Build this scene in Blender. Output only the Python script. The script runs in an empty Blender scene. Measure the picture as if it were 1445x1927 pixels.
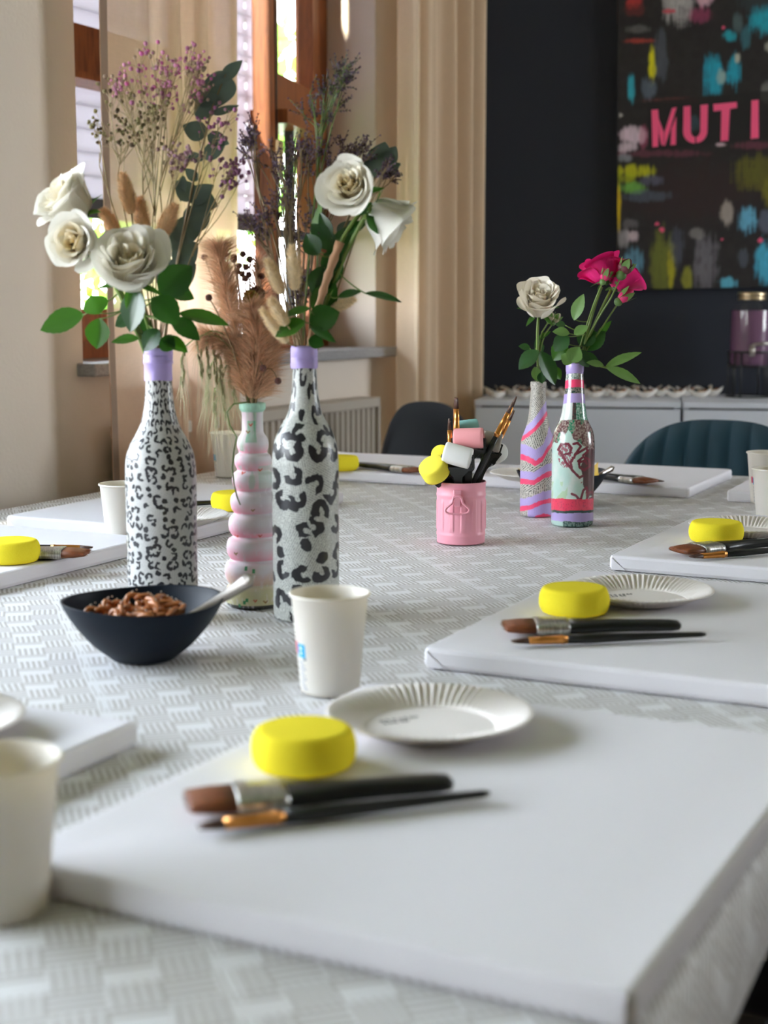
import bpy, math, random
import numpy as np
from mathutils import Vector, Matrix, noise as mnoise
random.seed(7)
PI = math.pi
SC = bpy.context.scene
COL = SC.collection
V3 = Vector

# ------------------------------------------------------------------ place frame
FPX = 2800.0            # focal length in pixels of the 1445x1927 frame
EYE = 1.087             # eye height
TOP = 0.75              # table cloth height
PITCH = math.atan(388 / FPX)
A = math.radians(26.0)  # the table and the window wall run at this angle
SA, CA = math.sin(A), math.cos(A)

def ray(px, py):
    x = (px - 722.5) / FPX; u = -(py - 963.5) / FPX
    return V3((x, math.cos(PITCH) + math.sin(PITCH) * u, -math.sin(PITCH) + math.cos(PITCH) * u))
def P(px, py, z=TOP):                      # point of a level surface
    r = ray(px, py); k = (z - EYE) / r.z
    return V3((r.x * k, r.y * k, z))
def W(px, py, d):                          # point at depth d
    r = ray(px, py); k = d / r.y
    return V3((r.x * k, d, EYE + r.z * k))
def F(s, t, z=0.0):                        # room frame: s across, t along the window wall
    return V3((s * CA + t * SA, -s * SA + t * CA, z))

# ------------------------------------------------------------------ mesh builder
class MB:
    def __init__(self):
        self.v = []; self.f = []; self.m = []; self.c = []; self.uv = {}
    def add(self, vs, fs, mat=0, col=None, M=None, uvs=None):
        b = len(self.v)
        for i, p in enumerate(vs):
            p = V3(p)
            if M is not None: p = M @ p
            self.v.append(p)
            self.c.append((col[i] if isinstance(col, list) else col) if col is not None else (1, 1, 1))
        for k, f in enumerate(fs):
            self.f.append([b + i for i in f]); self.m.append(mat)
            if uvs is not None: self.uv[len(self.f) - 1] = uvs[k]
        return self
    def box(self, x0, x1, y0, y1, z0, z1, mat=0, M=None, col=None):
        vs = [(x, y, z) for x in (x0, x1) for y in (y0, y1) for z in (z0, z1)]
        fs = [(0, 1, 3, 2), (4, 6, 7, 5), (0, 4, 5, 1), (2, 3, 7, 6), (0, 2, 6, 4), (1, 5, 7, 3)]
        return self.add(vs, fs, mat, col, M)
    def fbox(self, s0, s1, t0, t1, z0, z1, mat=0):
        vs = [F(s, t, z) for s in (s0, s1) for t in (t0, t1) for z in (z0, z1)]
        fs = [(0, 1, 3, 2), (4, 6, 7, 5), (0, 4, 5, 1), (2, 3, 7, 6), (0, 2, 6, 4), (1, 5, 7, 3)]
        return self.add(vs, fs, mat)
    def lathe(self, prof, n=48, M=None, mat=0, colf=None, uv=False, rf=None, close=False):
        vs = []; cs = []; L = len(prof)
        for j, (r, z) in enumerate(prof):
            for i in range(n):
                a = 2 * PI * i / n
                rr, zz = (r, z) if rf is None else rf(r, z, a, j)
                vs.append((rr * math.cos(a), rr * math.sin(a), zz))
                if colf: cs.append(colf(a, z, rr))
        fs = []; us = [] if uv else None
        R = max(p[0] for p in prof)
        arc = [0.0]
        for j in range(1, L): arc.append(arc[-1] + math.hypot(prof[j][0] - prof[j - 1][0], prof[j][1] - prof[j - 1][1]))
        for j in range(L - 1):
            for i in range(n):
                k = (i + 1) % n
                fs.append((j * n + i, j * n + k, (j + 1) * n + k, (j + 1) * n + i))
                if uv:
                    u0, u1 = 2 * PI * R * i / n, 2 * PI * R * (i + 1) / n
                    us.append([(u0, arc[j]), (u1, arc[j]), (u1, arc[j + 1]), (u0, arc[j + 1])])
        self.add(vs, fs, mat, cs if colf else None, M, us)
        return self
    def tube(self, pts, r, n=6, mat=0, cap=True, col=None, flat=None):
        pts = [V3(p) for p in pts]; k = len(pts)
        rs = r if isinstance(r, (list, tuple)) else [r] * k
        t0 = (pts[1] - pts[0]).normalized()
        up = V3((0, 0, 1)) if abs(t0.z) < 0.9 else V3((1, 0, 0))
        nrm = t0.cross(up).normalized()
        vs = []; fs = []
        for i in range(k):
            t = (pts[min(i + 1, k - 1)] - pts[max(i - 1, 0)])
            t = t.normalized() if t.length > 1e-9 else t0
            nrm = (nrm - t * nrm.dot(t))
            nrm = nrm.normalized() if nrm.length > 1e-9 else t.orthogonal().normalized()
            bn = t.cross(nrm)
            for j in range(n):
                a = 2 * PI * j / n
                vs.append(pts[i] + nrm * (rs[i] * math.cos(a)) + bn * (rs[i] * math.sin(a) * (flat or 1)))
        for i in range(k - 1):
            for j in range(n):
                q = (j + 1) % n
                fs.append((i * n + j, i * n + q, (i + 1) * n + q, (i + 1) * n + j))
        if cap and n > 2:
            fs.append(tuple(range(n - 1, -1, -1))); fs.append(tuple((k - 1) * n + j for j in range(n)))
        return self.add(vs, fs, mat, col)
    def grid(self, fn, nu, nv, mat=0, colf=None, M=None, uv=None):
        vs = []; cs = []
        for j in range(nv + 1):
            for i in range(nu + 1):
                vs.append(fn(i / nu, j / nv))
                if colf: cs.append(colf(i / nu, j / nv))
        w = nu + 1; fs = []; us = [] if uv else None
        for j in range(nv):
            for i in range(nu):
                fs.append((j * w + i, j * w + i + 1, (j + 1) * w + i + 1, (j + 1) * w + i))
                if uv: us.append([uv(a / nu, b / nv) for a, b in ((i, j), (i + 1, j), (i + 1, j + 1), (i, j + 1))])
        return self.add(vs, fs, mat, cs if colf else None, M, us)
    def ball(self, c, r, n=6, m=4, mat=0, col=None, sc=(1, 1, 1), M=None):
        c = V3(c); vs = [(0, 0, -1)]
        for j in range(1, m):
            b = -PI / 2 + PI * j / m
            for i in range(n):
                a = 2 * PI * i / n
                vs.append((math.cos(b) * math.cos(a), math.cos(b) * math.sin(a), math.sin(b)))
        vs.append((0, 0, 1)); L = len(vs) - 1
        fs = [(0, 1 + (i + 1) % n, 1 + i) for i in range(n)]
        for j in range(m - 2):
            for i in range(n):
                q = (i + 1) % n
                fs.append((1 + j * n + i, 1 + j * n + q, 1 + (j + 1) * n + q, 1 + (j + 1) * n + i))
        fs += [(L, 1 + (m - 2) * n + i, 1 + (m - 2) * n + (i + 1) % n) for i in range(n)]
        vv = []
        for p in vs:
            q = V3((p[0] * r * sc[0], p[1] * r * sc[1], p[2] * r * sc[2]))
            if M is not None: q = M @ q
            vv.append(c + q)
        return self.add(vv, fs, mat, col)
    def hair(self, p, d, L, w, bend=V3((0, 0, 0)), col=None, mat=0):
        d = d.normalized(); sd = d.cross(V3((random.uniform(-1, 1), random.uniform(-1, 1), random.uniform(-1, 1))))
        if sd.length < 1e-6: return
        sd = sd.normalized() * w
        m = p + d * L * .5 + bend * L * .25; e = p + d * L + bend * L
        self.add([p - sd, p + sd, m + sd * .7, m - sd * .7, e], [(0, 1, 2, 3), (3, 2, 4)], mat, col)
    def build(self, name, mats, parent=None, origin=None, smooth=True, subsurf=0, bevel=0):
        me = bpy.data.meshes.new(name)
        o0 = V3(origin) if origin is not None else V3((0, 0, 0))
        me.from_pydata([tuple(p - o0) for p in self.v], [], self.f)
        if not isinstance(mats, (list, tuple)): mats = [mats]
        for m in mats: me.materials.append(m)
        me.polygons.foreach_set('material_index', self.m)
        me.polygons.foreach_set('use_smooth', [bool(smooth)] * len(self.f))
        if self.uv:
            ul = me.uv_layers.new(name='UVMap')
            for fi, us in self.uv.items():
                for k, li in enumerate(me.polygons[fi].loop_indices): ul.data[li].uv = us[k]
        if any(c != (1, 1, 1) for c in self.c):
            at = me.color_attributes.new('Col', 'FLOAT_COLOR', 'POINT')
            at.data.foreach_set('color', [x for c in self.c for x in (c[0], c[1], c[2], 1.0)])
        me.update()
        o = bpy.data.objects.new(name, me); COL.objects.link(o)
        if parent is not None: o.parent = parent
        elif origin is not None: o.location = o0
        if bevel:
            b = o.modifiers.new('Bevel', 'BEVEL'); b.width = bevel; b.segments = 3; b.limit_method = 'ANGLE'
            b.harden_normals = False
        if subsurf:
            b = o.modifiers.new('Subdiv', 'SUBSURF'); b.levels = subsurf; b.render_levels = subsurf
        return o

def tag(o, label=None, cat=None, group=None, kind=None):
    if label: o['label'] = label
    if cat: o['category'] = cat
    if group: o['group'] = group
    if kind: o['kind'] = kind
    return o
def thing(name, label, cat, loc=(0, 0, 0), rz=0, group=None):
    o = bpy.data.objects.new(name, None); COL.objects.link(o); o.empty_display_size = .02
    o.location = loc; o.rotation_euler = (0, 0, rz)
    return tag(o, label, cat, group)
def dup(root, loc, rz=0, label=None, group=None):
    r = root.copy(); COL.objects.link(r); r.location = loc; r.rotation_euler = (0, 0, rz)
    if label: r['label'] = label
    if group: r['group'] = group
    for ch in list(root.children):
        c = ch.copy(); COL.objects.link(c); c.parent = r
        for g in list(ch.children):
            d = g.copy(); COL.objects.link(d); d.parent = c
    return r
def basis(z, x=None):                      # rotation whose Z is z
    z = V3(z).normalized(); x = V3(x) if x is not None else z.orthogonal()
    y = z.cross(x).normalized(); x = y.cross(z).normalized()
    return Matrix((x, y, z)).transposed().to_4x4()
def at(loc, rot): return Matrix.Translation(V3(loc)) @ rot
def resample(pr, step):
    out = [pr[0]]
    for (r0, z0), (r1, z1) in zip(pr, pr[1:]):
        n = max(1, int(math.ceil(math.hypot(r1 - r0, z1 - z0) / step)))
        out += [(r0 + (r1 - r0) * k / n, z0 + (z1 - z0) * k / n) for k in range(1, n + 1)]
    return out
def bez(p0, p1, p2, n=8):
    p0, p1, p2 = V3(p0), V3(p1), V3(p2)
    return [p0 * (1 - k) ** 2 + p1 * 2 * k * (1 - k) + p2 * k * k for k in [i / n for i in range(n + 1)]]
def smooth_prof(pts, n=6):                 # Catmull-Rom through (r,z) points
    out = []
    for i in range(len(pts) - 1):
        a = pts[max(i - 1, 0)]; b = pts[i]; c = pts[i + 1]; d = pts[min(i + 2, len(pts) - 1)]
        for k in range(n):
            t = k / n
            q = [0.5 * (2 * b[e] + (c[e] - a[e]) * t + (2 * a[e] - 5 * b[e] + 4 * c[e] - d[e]) * t * t + (3 * b[e] - a[e] - 3 * c[e] + d[e]) * t ** 3) for e in (0, 1)]
            out.append(tuple(q))
    out.append(tuple(pts[-1])); return out

# ------------------------------------------------------------------ materials
class G:
    def __init__(self, name):
        self.mat = bpy.data.materials.new(name); self.mat.use_nodes = True
        self.nt = self.mat.node_tree; self.nt.nodes.clear()
        self.out = self.n('ShaderNodeOutputMaterial'); self.b = self.n('ShaderNodeBsdfPrincipled')
        self.l(self.b.outputs[0], self.out.inputs[0])
    def n(self, t, **kw):
        x = self.nt.nodes.new(t)
        for k, v in kw.items(): setattr(x, k, v)
        return x
    def l(self, a, b): self.nt.links.new(a, b)
    def put(self, sock, v):
        if isinstance(v, bpy.types.NodeSocket): self.l(v, sock)
        elif v is not None:
            if sock.type == 'RGBA' and len(v) == 3: v = (*v, 1)
            sock.default_value = v
    def set(self, **kw):
        names = {'color': 'Base Color', 'rough': 'Roughness', 'metal': 'Metallic', 'spec': 'Specular IOR Level', 'sheen': 'Sheen Weight', 'coat': 'Coat Weight', 'trans': 'Transmission Weight', 'normal': 'Normal', 'sss': 'Subsurface Weight', 'ior': 'IOR', 'alpha': 'Alpha'}
        for k, v in kw.items(): self.put(self.b.inputs[names[k]], v)
        return self
    def m(self, op, a, b=None, c=None, clamp=False):
        x = self.n('ShaderNodeMath', operation=op, use_clamp=clamp)
        self.put(x.inputs[0], a)
        if b is not None: self.put(x.inputs[1], b)
        if c is not None: self.put(x.inputs[2], c)
        return x.outputs[0]
    def mix(self, f, a, b, mode='MIX'):
        x = self.n('ShaderNodeMix', data_type='RGBA', blend_type=mode)
        self.put(x.inputs[0], f); self.put(x.inputs[6], a); self.put(x.inputs[7], b)
        return x.outputs[2]
    def coord(self, which='Object'): return self.n('ShaderNodeTexCoord').outputs[which]
    def mapping(self, vec, scale=(1, 1, 1), rot=(0, 0, 0), loc=(0, 0, 0)):
        x = self.n('ShaderNodeMapping'); self.l(vec, x.inputs[0])
        x.inputs['Scale'].default_value = scale; x.inputs['Rotation'].default_value = rot; x.inputs['Location'].default_value = loc
        return x.outputs[0]
    def noise(self, vec, scale, detail=3, rough=.5, out='Fac', dist=0):
        x = self.n('ShaderNodeTexNoise'); x.inputs['Scale'].default_value = scale; x.inputs['Detail'].default_value = detail
        x.inputs['Roughness'].default_value = rough; x.inputs['Distortion'].default_value = dist
        if vec is not None: self.l(vec, x.inputs['Vector'])
        return x.outputs[out]
    def ramp(self, fac, stops, interp='LINEAR'):
        x = self.n('ShaderNodeValToRGB'); x.color_ramp.interpolation = interp
        e = x.color_ramp.elements
        while len(e) < len(stops): e.new(.5)
        for q, (p, c) in zip(e, stops): q.position = p; q.color = (*c, 1) if len(c) == 3 else c
        self.put(x.inputs[0], fac); return x.outputs[0]
    def bump(self, h, strength=.3, dist=.001):
        x = self.n('ShaderNodeBump'); x.inputs['Strength'].default_value = strength; x.inputs['Distance'].default_value = dist
        self.l(h, x.inputs['Height']); self.l(x.outputs[0], self.b.inputs['Normal']); return self
    def attr(self, name='Col'): return self.n('ShaderNodeAttribute', attribute_name=name).outputs['Color']
    def translucent(self, color, w):
        t = self.n('ShaderNodeBsdfTranslucent'); self.put(t.inputs[0], color)
        x = self.n('ShaderNodeMixShader'); self.put(x.inputs[0], w)
        self.l(self.b.outputs[0], x.inputs[1]); self.l(t.outputs[0], x.inputs[2]); self.l(x.outputs[0], self.out.inputs[0])
        self.last = x; return self

def simple(name, color, rough=.5, nz=0.0, nscale=40, bump=0.0, bscale=400, bdist=.0006, **kw):
    g = G(name); co = g.coord()
    c = (*color, 1)
    if nz:
        n = g.noise(co, nscale, 4)
        c = g.mix(n, tuple(x * (1 - nz) for x in color), tuple(min(1, x * (1 + nz)) for x in color))
    g.set(color=c if nz else color, rough=rough, **kw)
    if bump: g.bump(g.noise(co, bscale, 3), bump, bdist)
    return g.mat
def painted(name, rough=.5, trans=0.0, bump=0.0, bscale=300, **kw):    # colour from the mesh attribute
    g = G(name); a = g.attr(); g.set(color=a, rough=rough, **kw)
    if bump: g.bump(g.noise(g.coord(), bscale, 3), bump, .0008)
    if trans: g.translucent(a, trans)
    return g.mat
def sheer(name, color, tl, tp, weave=900):
    g = G(name); co = g.coord()
    n = g.noise(g.mapping(co, (1, 1, .15)), weave * .4, 2); n2 = g.noise(g.mapping(co, (.15, .15, 1)), weave * .4, 2)
    c = g.mix(g.m('MULTIPLY', g.m('ADD', n, n2), .5), tuple(x * .82 for x in color), color)
    g.set(color=c, rough=.9, spec=.1); g.translucent(c, tl)
    if tp:
        t = g.n('ShaderNodeBsdfTransparent'); x = g.n('ShaderNodeMixShader'); x.inputs[0].default_value = tp
        g.l(g.last.outputs[0], x.inputs[1]); g.l(t.outputs[0], x.inputs[2]); g.l(x.outputs[0], g.out.inputs[0])
    return g.mat
def glass(name, tint=(1, 1, 1), refl=.08):
    g = G(name); t = g.n('ShaderNodeBsdfTransparent'); t.inputs[0].default_value = (*tint, 1)
    s = g.n('ShaderNodeBsdfGlossy'); s.inputs['Roughness'].default_value = .02
    lw = g.n('ShaderNodeLayerWeight'); lw.inputs[0].default_value = .5
    f = g.m('ADD', refl * .5, g.m('MULTIPLY', g.m('POWER', lw.outputs['Facing'], 5), .6), clamp=True)
    x = g.n('ShaderNodeMixShader'); g.l(f, x.inputs[0]); g.l(t.outputs[0], x.inputs[1]); g.l(s.outputs[0], x.inputs[2])
    g.l(x.outputs[0], g.out.inputs[0]); return g.mat

M = {}
M['canvas'] = simple('white_canvas', (.80, .78, .82), .85, bump=.25, bscale=1400, bdist=.0003)
M['plaster'] = simple('cream_plaster', (.74, .65, .56), .9, nz=.03, nscale=8, bump=.25, bscale=120, bdist=.002)
M['ceiling'] = simple('white_plaster', (.74, .70, .64), .9)
M['white_wall'] = simple('warm_plaster', (.54, .41, .30), .9, bump=.1, bscale=150)
M['navy_wall'] = simple('navy_paint', (.014, .018, .029), .75, nz=.12, nscale=3, bump=.15, bscale=200)
M['carpet'] = simple('dark_carpet', (.012, .014, .028), 1, nz=.6, nscale=220, bump=.6, bscale=500)
M['wood'] = None
g = G('orange_brown_wood'); co = g.coord()
wv = g.noise(g.mapping(co, (14, 14, 1.2)), 6, 5, dist=1.5)
g.set(color=g.ramp(wv, [(.3, (.15, .040, .011)), (.62, (.31, .095, .026))]), rough=.38); M['wood'] = g.mat
M['stone'] = simple('grey_stone_sill', (.30, .29, .29), .55, nz=.5, nscale=160)
M['radiator'] = simple('ivory_enamel', (.46, .40, .33), .45)
M['shutter'] = None
g = G('grey_shutter'); g.set(color=(.55, .52, .56), rough=.6); g.translucent((.62, .58, .64, 1), .35); M['shutter'] = g.mat
M['pane'] = glass('window_glass', (.97, .99, .98))
M['sheer'] = sheer('beige_sheer_fabric', (.88, .64, .46), .62, .10)
M['hem'] = sheer('brown_hem_fabric', (.40, .29, .22), .3, 0)
M['drape'] = sheer('cream_linen_fabric', (.90, .73, .54), .42, 0)
M['cup'] = None
g = G('white_paper'); g.set(color=(.86, .83, .78), rough=.55); g.translucent((.92, .80, .50, 1), .22); M['cup'] = g.mat
M['plate'] = simple('white_paper_plate', (.86, .81, .78), .7)
M['ink'] = simple('grey_ink', (.12, .12, .13), .7)
M['ink_grey'] = simple('pale_grey_ink', (.42, .43, .45), .7)
M['blue'] = simple('cyan_print', (.0, .34, .62), .5)
M['red_print'] = simple('red_print', (.7, .05, .1), .5)
M['white_print'] = simple('white_print', (.8, .85, .9), .5)
g = G('yellow_sponge'); co = g.coord(); n = g.noise(co, 900, 2)
g.set(color=g.mix(n, (.92, .74, .015), (1.0, .88, .07)), rough=.95, spec=.1); g.bump(n, .5, .0006)
g.translucent((.95, .82, .03, 1), .12); M['sponge'] = g.mat
M['black_handle'] = simple('black_lacquer', (.008, .010, .010), .3)
M['bristle'] = None
g = G('brown_bristle'); co = g.coord(); n = g.noise(g.mapping(co, (2, 60, 60)), 30, 3)
g.set(color=g.ramp(n, [(.3, (.07, .018, .006)), (.7, (.30, .085, .02))]), rough=.5); M['bristle'] = g.mat
M['bristle_dark'] = simple('dark_bristle', (.06, .022, .012), .5)
M['steel'] = simple('steel', (.36, .33, .30), .38, metal=1.0)
M['copper'] = simple('copper_ferrule', (.75, .33, .09), .3, metal=1.0)
M['label_silver'] = None
g = G('printed_ferrule'); co = g.coord(); n = g.noise(g.mapping(co, (900, 120, 1)), 1, 2)
g.set(color=g.ramp(n, [(.42, (.65, .65, .62)), (.5, (.30, .30, .28)), (.58, (.72, .71, .68))]), rough=.3, metal=.85); M['label_silver'] = g.mat
M['navy_glaze'] = simple('navy_glaze', (.004, .008, .016), .5, spec=.16)
M['pretzel'] = simple('pretzel_crust', (.42, .15, .045), .38, nz=.5, nscale=90)
M['salt'] = simple('salt_grain', (.75, .65, .55), .5)
M['pink_tin'] = simple('pink_plastic', (.80, .34, .42), .4)
M['chair_grey'] = simple('charcoal_velvet', (.016, .019, .025), .85, sheen=.15)
M['chair_teal'] = simple('teal_velvet', (.002, .034, .055), .8, sheen=.25, nz=.25, nscale=14)
M['chair_navy'] = simple('navy_velvet', (.014, .019, .03), .8, sheen=.4)
M['black_metal'] = simple('black_metal', (.012, .012, .013), .4)
M['cabinet'] = simple('pale_grey_laminate', (.76, .79, .85), .5)
M['cab_gap'] = simple('dark_gap', (.04, .042, .05), .7)
M['tape'] = simple('lavender_tape', (.46, .36, .72), .55, bump=.2, bscale=120)
M['gold'] = simple('brass_lid', (.70, .56, .36), .3, metal=1.0)
M['stem_green'] = simple('green_stem', (.13, .20, .035), .45)
M['stem_brown'] = simple('brown_stem', (.22, .15, .07), .6)
M['stem_dry'] = simple('dry_stem', (.30, .22, .10), .6)
def leafmat(name, c, tl, tr=.25, rough=.3):
    g = G(name); co = g.coord(); n = g.noise(co, 60, 3)
    g.set(color=g.mix(n, tuple(x * .7 for x in c), tuple(x * 1.25 for x in c)), rough=rough); g.translucent((*tl, 1), tr); return g.mat
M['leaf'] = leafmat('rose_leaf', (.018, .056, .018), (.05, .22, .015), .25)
M['leaf_lit'] = leafmat('backlit_rose_leaf', (.034, .10, .016), (.075, .28, .012), .35)  # lighter copy of the rose leaf, backlight put into its colour
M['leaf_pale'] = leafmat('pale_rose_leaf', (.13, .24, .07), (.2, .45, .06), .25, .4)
M['euca'] = leafmat('eucalyptus_leaf', (.085, .12, .10), (.10, .14, .08), .15, .45)
M['petal'] = painted('rose_petal', .6, trans=.28, sss=0.0)
M['plant_col'] = painted('dried_flower', .8, trans=.2)
M['fuzz'] = painted('dried_grass_fuzz', .9, trans=.35)
M['mat_col'] = painted('painted_surface', .55)
M['gloss_col'] = painted('varnished_paper', .22, coat=.35, bump=.15, bscale=90)
M['chalk_col'] = painted('chalk_painted_glass', .6, bump=.08)
M['foil'] = simple('white_dish', (.80, .76, .70), .5)
# ---- patterned materials
def vmath(g, op, a, b=None):
    x = g.n('ShaderNodeVectorMath', operation=op); g.put(x.inputs[0], a)
    if b is not None: g.put(x.inputs[1], b)
    return x
def print_mask(g, uv, line=.0024, patch=28):
    """rows of small print, turned this way or that from patch to patch"""
    vo = g.n('ShaderNodeTexVoronoi', voronoi_dimensions='2D'); vo.inputs['Scale'].default_value = patch; g.l(uv, vo.inputs['Vector'])
    sep = g.n('ShaderNodeSeparateColor'); g.l(vo.outputs['Color'], sep.inputs[0])
    ang = g.m('MULTIPLY', sep.outputs[0], 2.6)
    rot = g.n('ShaderNodeVectorRotate', rotation_type='Z_AXIS'); g.l(uv, rot.inputs['Vector']); g.l(ang, rot.inputs['Angle'])
    sx = g.n('ShaderNodeSeparateXYZ'); g.l(rot.outputs[0], sx.inputs[0])
    row = g.m('DIVIDE', sx.outputs[1], line)
    fr = g.m('FRACT', row); fl = g.m('FLOOR', row)
    cb = g.n('ShaderNodeCombineXYZ'); g.l(g.m('MULTIPLY', sx.outputs[0], 1100), cb.inputs[0]); g.l(g.m('MULTIPLY', fl, 7.31), cb.inputs[1])
    w = g.noise(cb.outputs[0], 1.0, 1)
    return g.m('MULTIPLY', g.m('LESS_THAN', fr, .5), g.m('GREATER_THAN', w, .47))
def leopard(name, cell, paper, r1, r2, gapv, textk, warp):
    g = G(name); uv = g.coord('UV')
    nz = g.noise(uv, 1.9 / cell, 2, out='Color')
    off = vmath(g, 'SCALE', vmath(g, 'SUBTRACT', nz, (.5, .5, .5)).outputs[0]); off.inputs['Scale'].default_value = warp
    flat = vmath(g, 'MULTIPLY', vmath(g, 'ADD', uv, off.outputs[0]).outputs[0], (1, 1, 0)).outputs[0]
    vo = g.n('ShaderNodeTexVoronoi', voronoi_dimensions='2D'); vo.inputs['Scale'].default_value = 1 / cell; vo.inputs['Randomness'].default_value = .8
    g.l(flat, vo.inputs['Vector'])
    d = vo.outputs['Distance']
    dr = vmath(g, 'NORMALIZE', vmath(g, 'SUBTRACT', flat, vo.outputs['Position']).outputs[0]).outputs[0]
    rn = vmath(g, 'NORMALIZE', vmath(g, 'MULTIPLY', vmath(g, 'SUBTRACT', vo.outputs['Color'], (.5, .5, .5)).outputs[0], (1, 1, 0)).outputs[0]).outputs[0]
    gap = g.m('LESS_THAN', vmath(g, 'DOT_PRODUCT', dr, rn).outputs['Value'], gapv)
    sep = g.n('ShaderNodeSeparateColor'); g.l(vo.outputs['Color'], sep.inputs[0])
    small = g.m('GREATER_THAN', sep.outputs[2], .80)
    R2 = g.m('SUBTRACT', r2, g.m('MULTIPLY', small, r2 * .38)); R1 = g.m('MULTIPLY', g.m('SUBTRACT', 1, small), r1)
    ring = g.m('MULTIPLY', g.m('LESS_THAN', d, R2), g.m('GREATER_THAN', d, R1))
    mask = g.m('MULTIPLY', ring, g.m('MAXIMUM', gap, small))
    tx = g.m('MULTIPLY', print_mask(g, uv), textk)
    base = g.mix(tx, paper, (.18, .18, .18))
    base = g.mix(g.m('MULTIPLY', g.noise(uv, 26, 3), .25), base, (.45, .47, .45))
    brush = g.noise(g.mapping(uv, (1, 1, 1)), 700, 2)
    ink = g.mix(g.m('MULTIPLY', g.m('GREATER_THAN', brush, .6), .2), (.008, .008, .012), (.05, .05, .06))
    g.set(color=g.mix(mask, base, ink), rough=.38, coat=.12)
    g.bump(g.noise(uv, 90, 2), .05, .0008); return g.mat
M['leo_fine'] = leopard('fine_leopard_print', .0104, (.58, .58, .57), .13, .46, .58, .3, .0058)
M['leo_bold'] = leopard('bold_leopard_print', .0255, (.60, .62, .58), .13, .445, .64, .9, .0125)

g = G('newspaper_wrap'); uv = g.coord('UV'); a = g.attr()
tx = g.m('MULTIPLY', print_mask(g, uv, .0034, 26), 1.0)
sepc = g.n('ShaderNodeSeparateColor'); g.l(a, sepc.inputs[0])
sat = g.m('GREATER_THAN', g.m('SUBTRACT', g.m('MAXIMUM', sepc.outputs[0], sepc.outputs[2]), sepc.outputs[1]), .09)
g.set(color=g.mix(g.m('MULTIPLY', tx, g.m('SUBTRACT', 1, g.m('MULTIPLY', sat, .93))), a, (.04, .04, .04, 1)), rough=.5)
g.bump(g.noise(uv, 160, 3), .15, .001); M['news'] = g.mat

g = G('woven_jacquard_cloth'); uv = g.coord('UV')
warp = g.noise(uv, 9, 2, out='Color')
of = vmath(g, 'SCALE', vmath(g, 'SUBTRACT', warp, (.5, .5, .5)).outputs[0]); of.inputs['Scale'].default_value = .012
sx = g.n('ShaderNodeSeparateXYZ'); g.l(vmath(g, 'ADD', uv, of.outputs[0]).outputs[0], sx.inputs[0])
def soft(x, e=.12): return g.m('ADD', g.m('MULTIPLY', x, 1 / (2 * e)), .5, clamp=True)      # soft step around 0
CELL = .0275; C45, S45 = math.cos(math.radians(43)), math.sin(math.radians(43))
pp_ = g.m('DIVIDE', g.m('ADD', g.m('MULTIPLY', sx.outputs[0], C45), g.m('MULTIPLY', sx.outputs[1], S45)), CELL)
qq_ = g.m('DIVIDE', g.m('SUBTRACT', g.m('MULTIPLY', sx.outputs[1], C45), g.m('MULTIPLY', sx.outputs[0], S45)), CELL)
par = g.m('FLOORED_MODULO', g.m('ADD', g.m('FLOOR', pp_), g.m('FLOOR', qq_)), 2)
s1 = soft(g.m('ADD', g.m('SINE', g.m('MULTIPLY', pp_, 2 * PI * 5)), .0), .6)
s2 = soft(g.m('ADD', g.m('SINE', g.m('MULTIPLY', qq_, 2 * PI * 4)), .35), .5)
big = g.m('LESS_THAN', g.m('FRACT', g.m('DIVIDE', qq_, 2)), .30)
alt = g.m('ADD', g.m('MULTIPLY', big, .95), g.m('MULTIPLY', g.m('SUBTRACT', 1, big), g.m('MULTIPLY', s2, .72)))
val = g.m('ADD', g.m('MULTIPLY', par, s1), g.m('MULTIPLY', g.m('SUBTRACT', 1, par), alt))
dg = g.m('FRACT', g.m('DIVIDE', pp_, 6))
dl = g.m('MULTIPLY', g.m('LESS_THAN', dg, .07), soft(g.m('SINE', g.m('MULTIPLY', dg, 2 * PI * 42)), .6))
val = g.m('MAXIMUM', val, dl)
fine = g.noise(g.mapping(uv, (900, 500, 1)), 1, 2)
val = g.m('ADD', g.m('MULTIPLY', val, .85), g.m('MULTIPLY', fine, .2))
g.set(color=g.ramp(val, [(.08, (.48, .455, .44)), (.9, (.85, .85, .87))]), rough=g.ramp(val, [(0, (.7,) * 3), (1, (.42,) * 3)]), spec=.45)
g.bump(g.noise(uv, 300, 3), .15, .0008)
M['cloth'] = g.mat

# ================================================================== the room
WS = -1.88; WO = -2.12              # window wall, inner and outer face
T0, T1, ZS, ZH = 2.46, 3.80, .95, 2.35
N0, N1 = -1.30, 1.60                # the nearer window of the same wall
CEIL = 2.8
BB = math.radians(10)               # the dark wall
CORN = F(WS, 4.398)                 # corner behind the drape
BDIR = V3((math.cos(BB), -math.sin(BB), 0)); BN = V3((-math.sin(BB), -math.cos(BB), 0))
def BW(u, off=0, z=0): return CORN + BDIR * u + BN * off + V3((0, 0, z))
def wall_pt(px, py, off=0):          # point on the dark wall (or in front of it) seen at a pixel
    r = ray(px, py); o = CORN + BN * off
    k = (o.x * BN.x + o.y * BN.y) / (r.x * BN.x + r.y * BN.y)
    return V3((r.x * k, r.y * k, EYE + r.z * k))
def struct(mb, name, mats, **kw):
    return tag(mb.build(name, mats, **kw), kind='structure')

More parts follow.
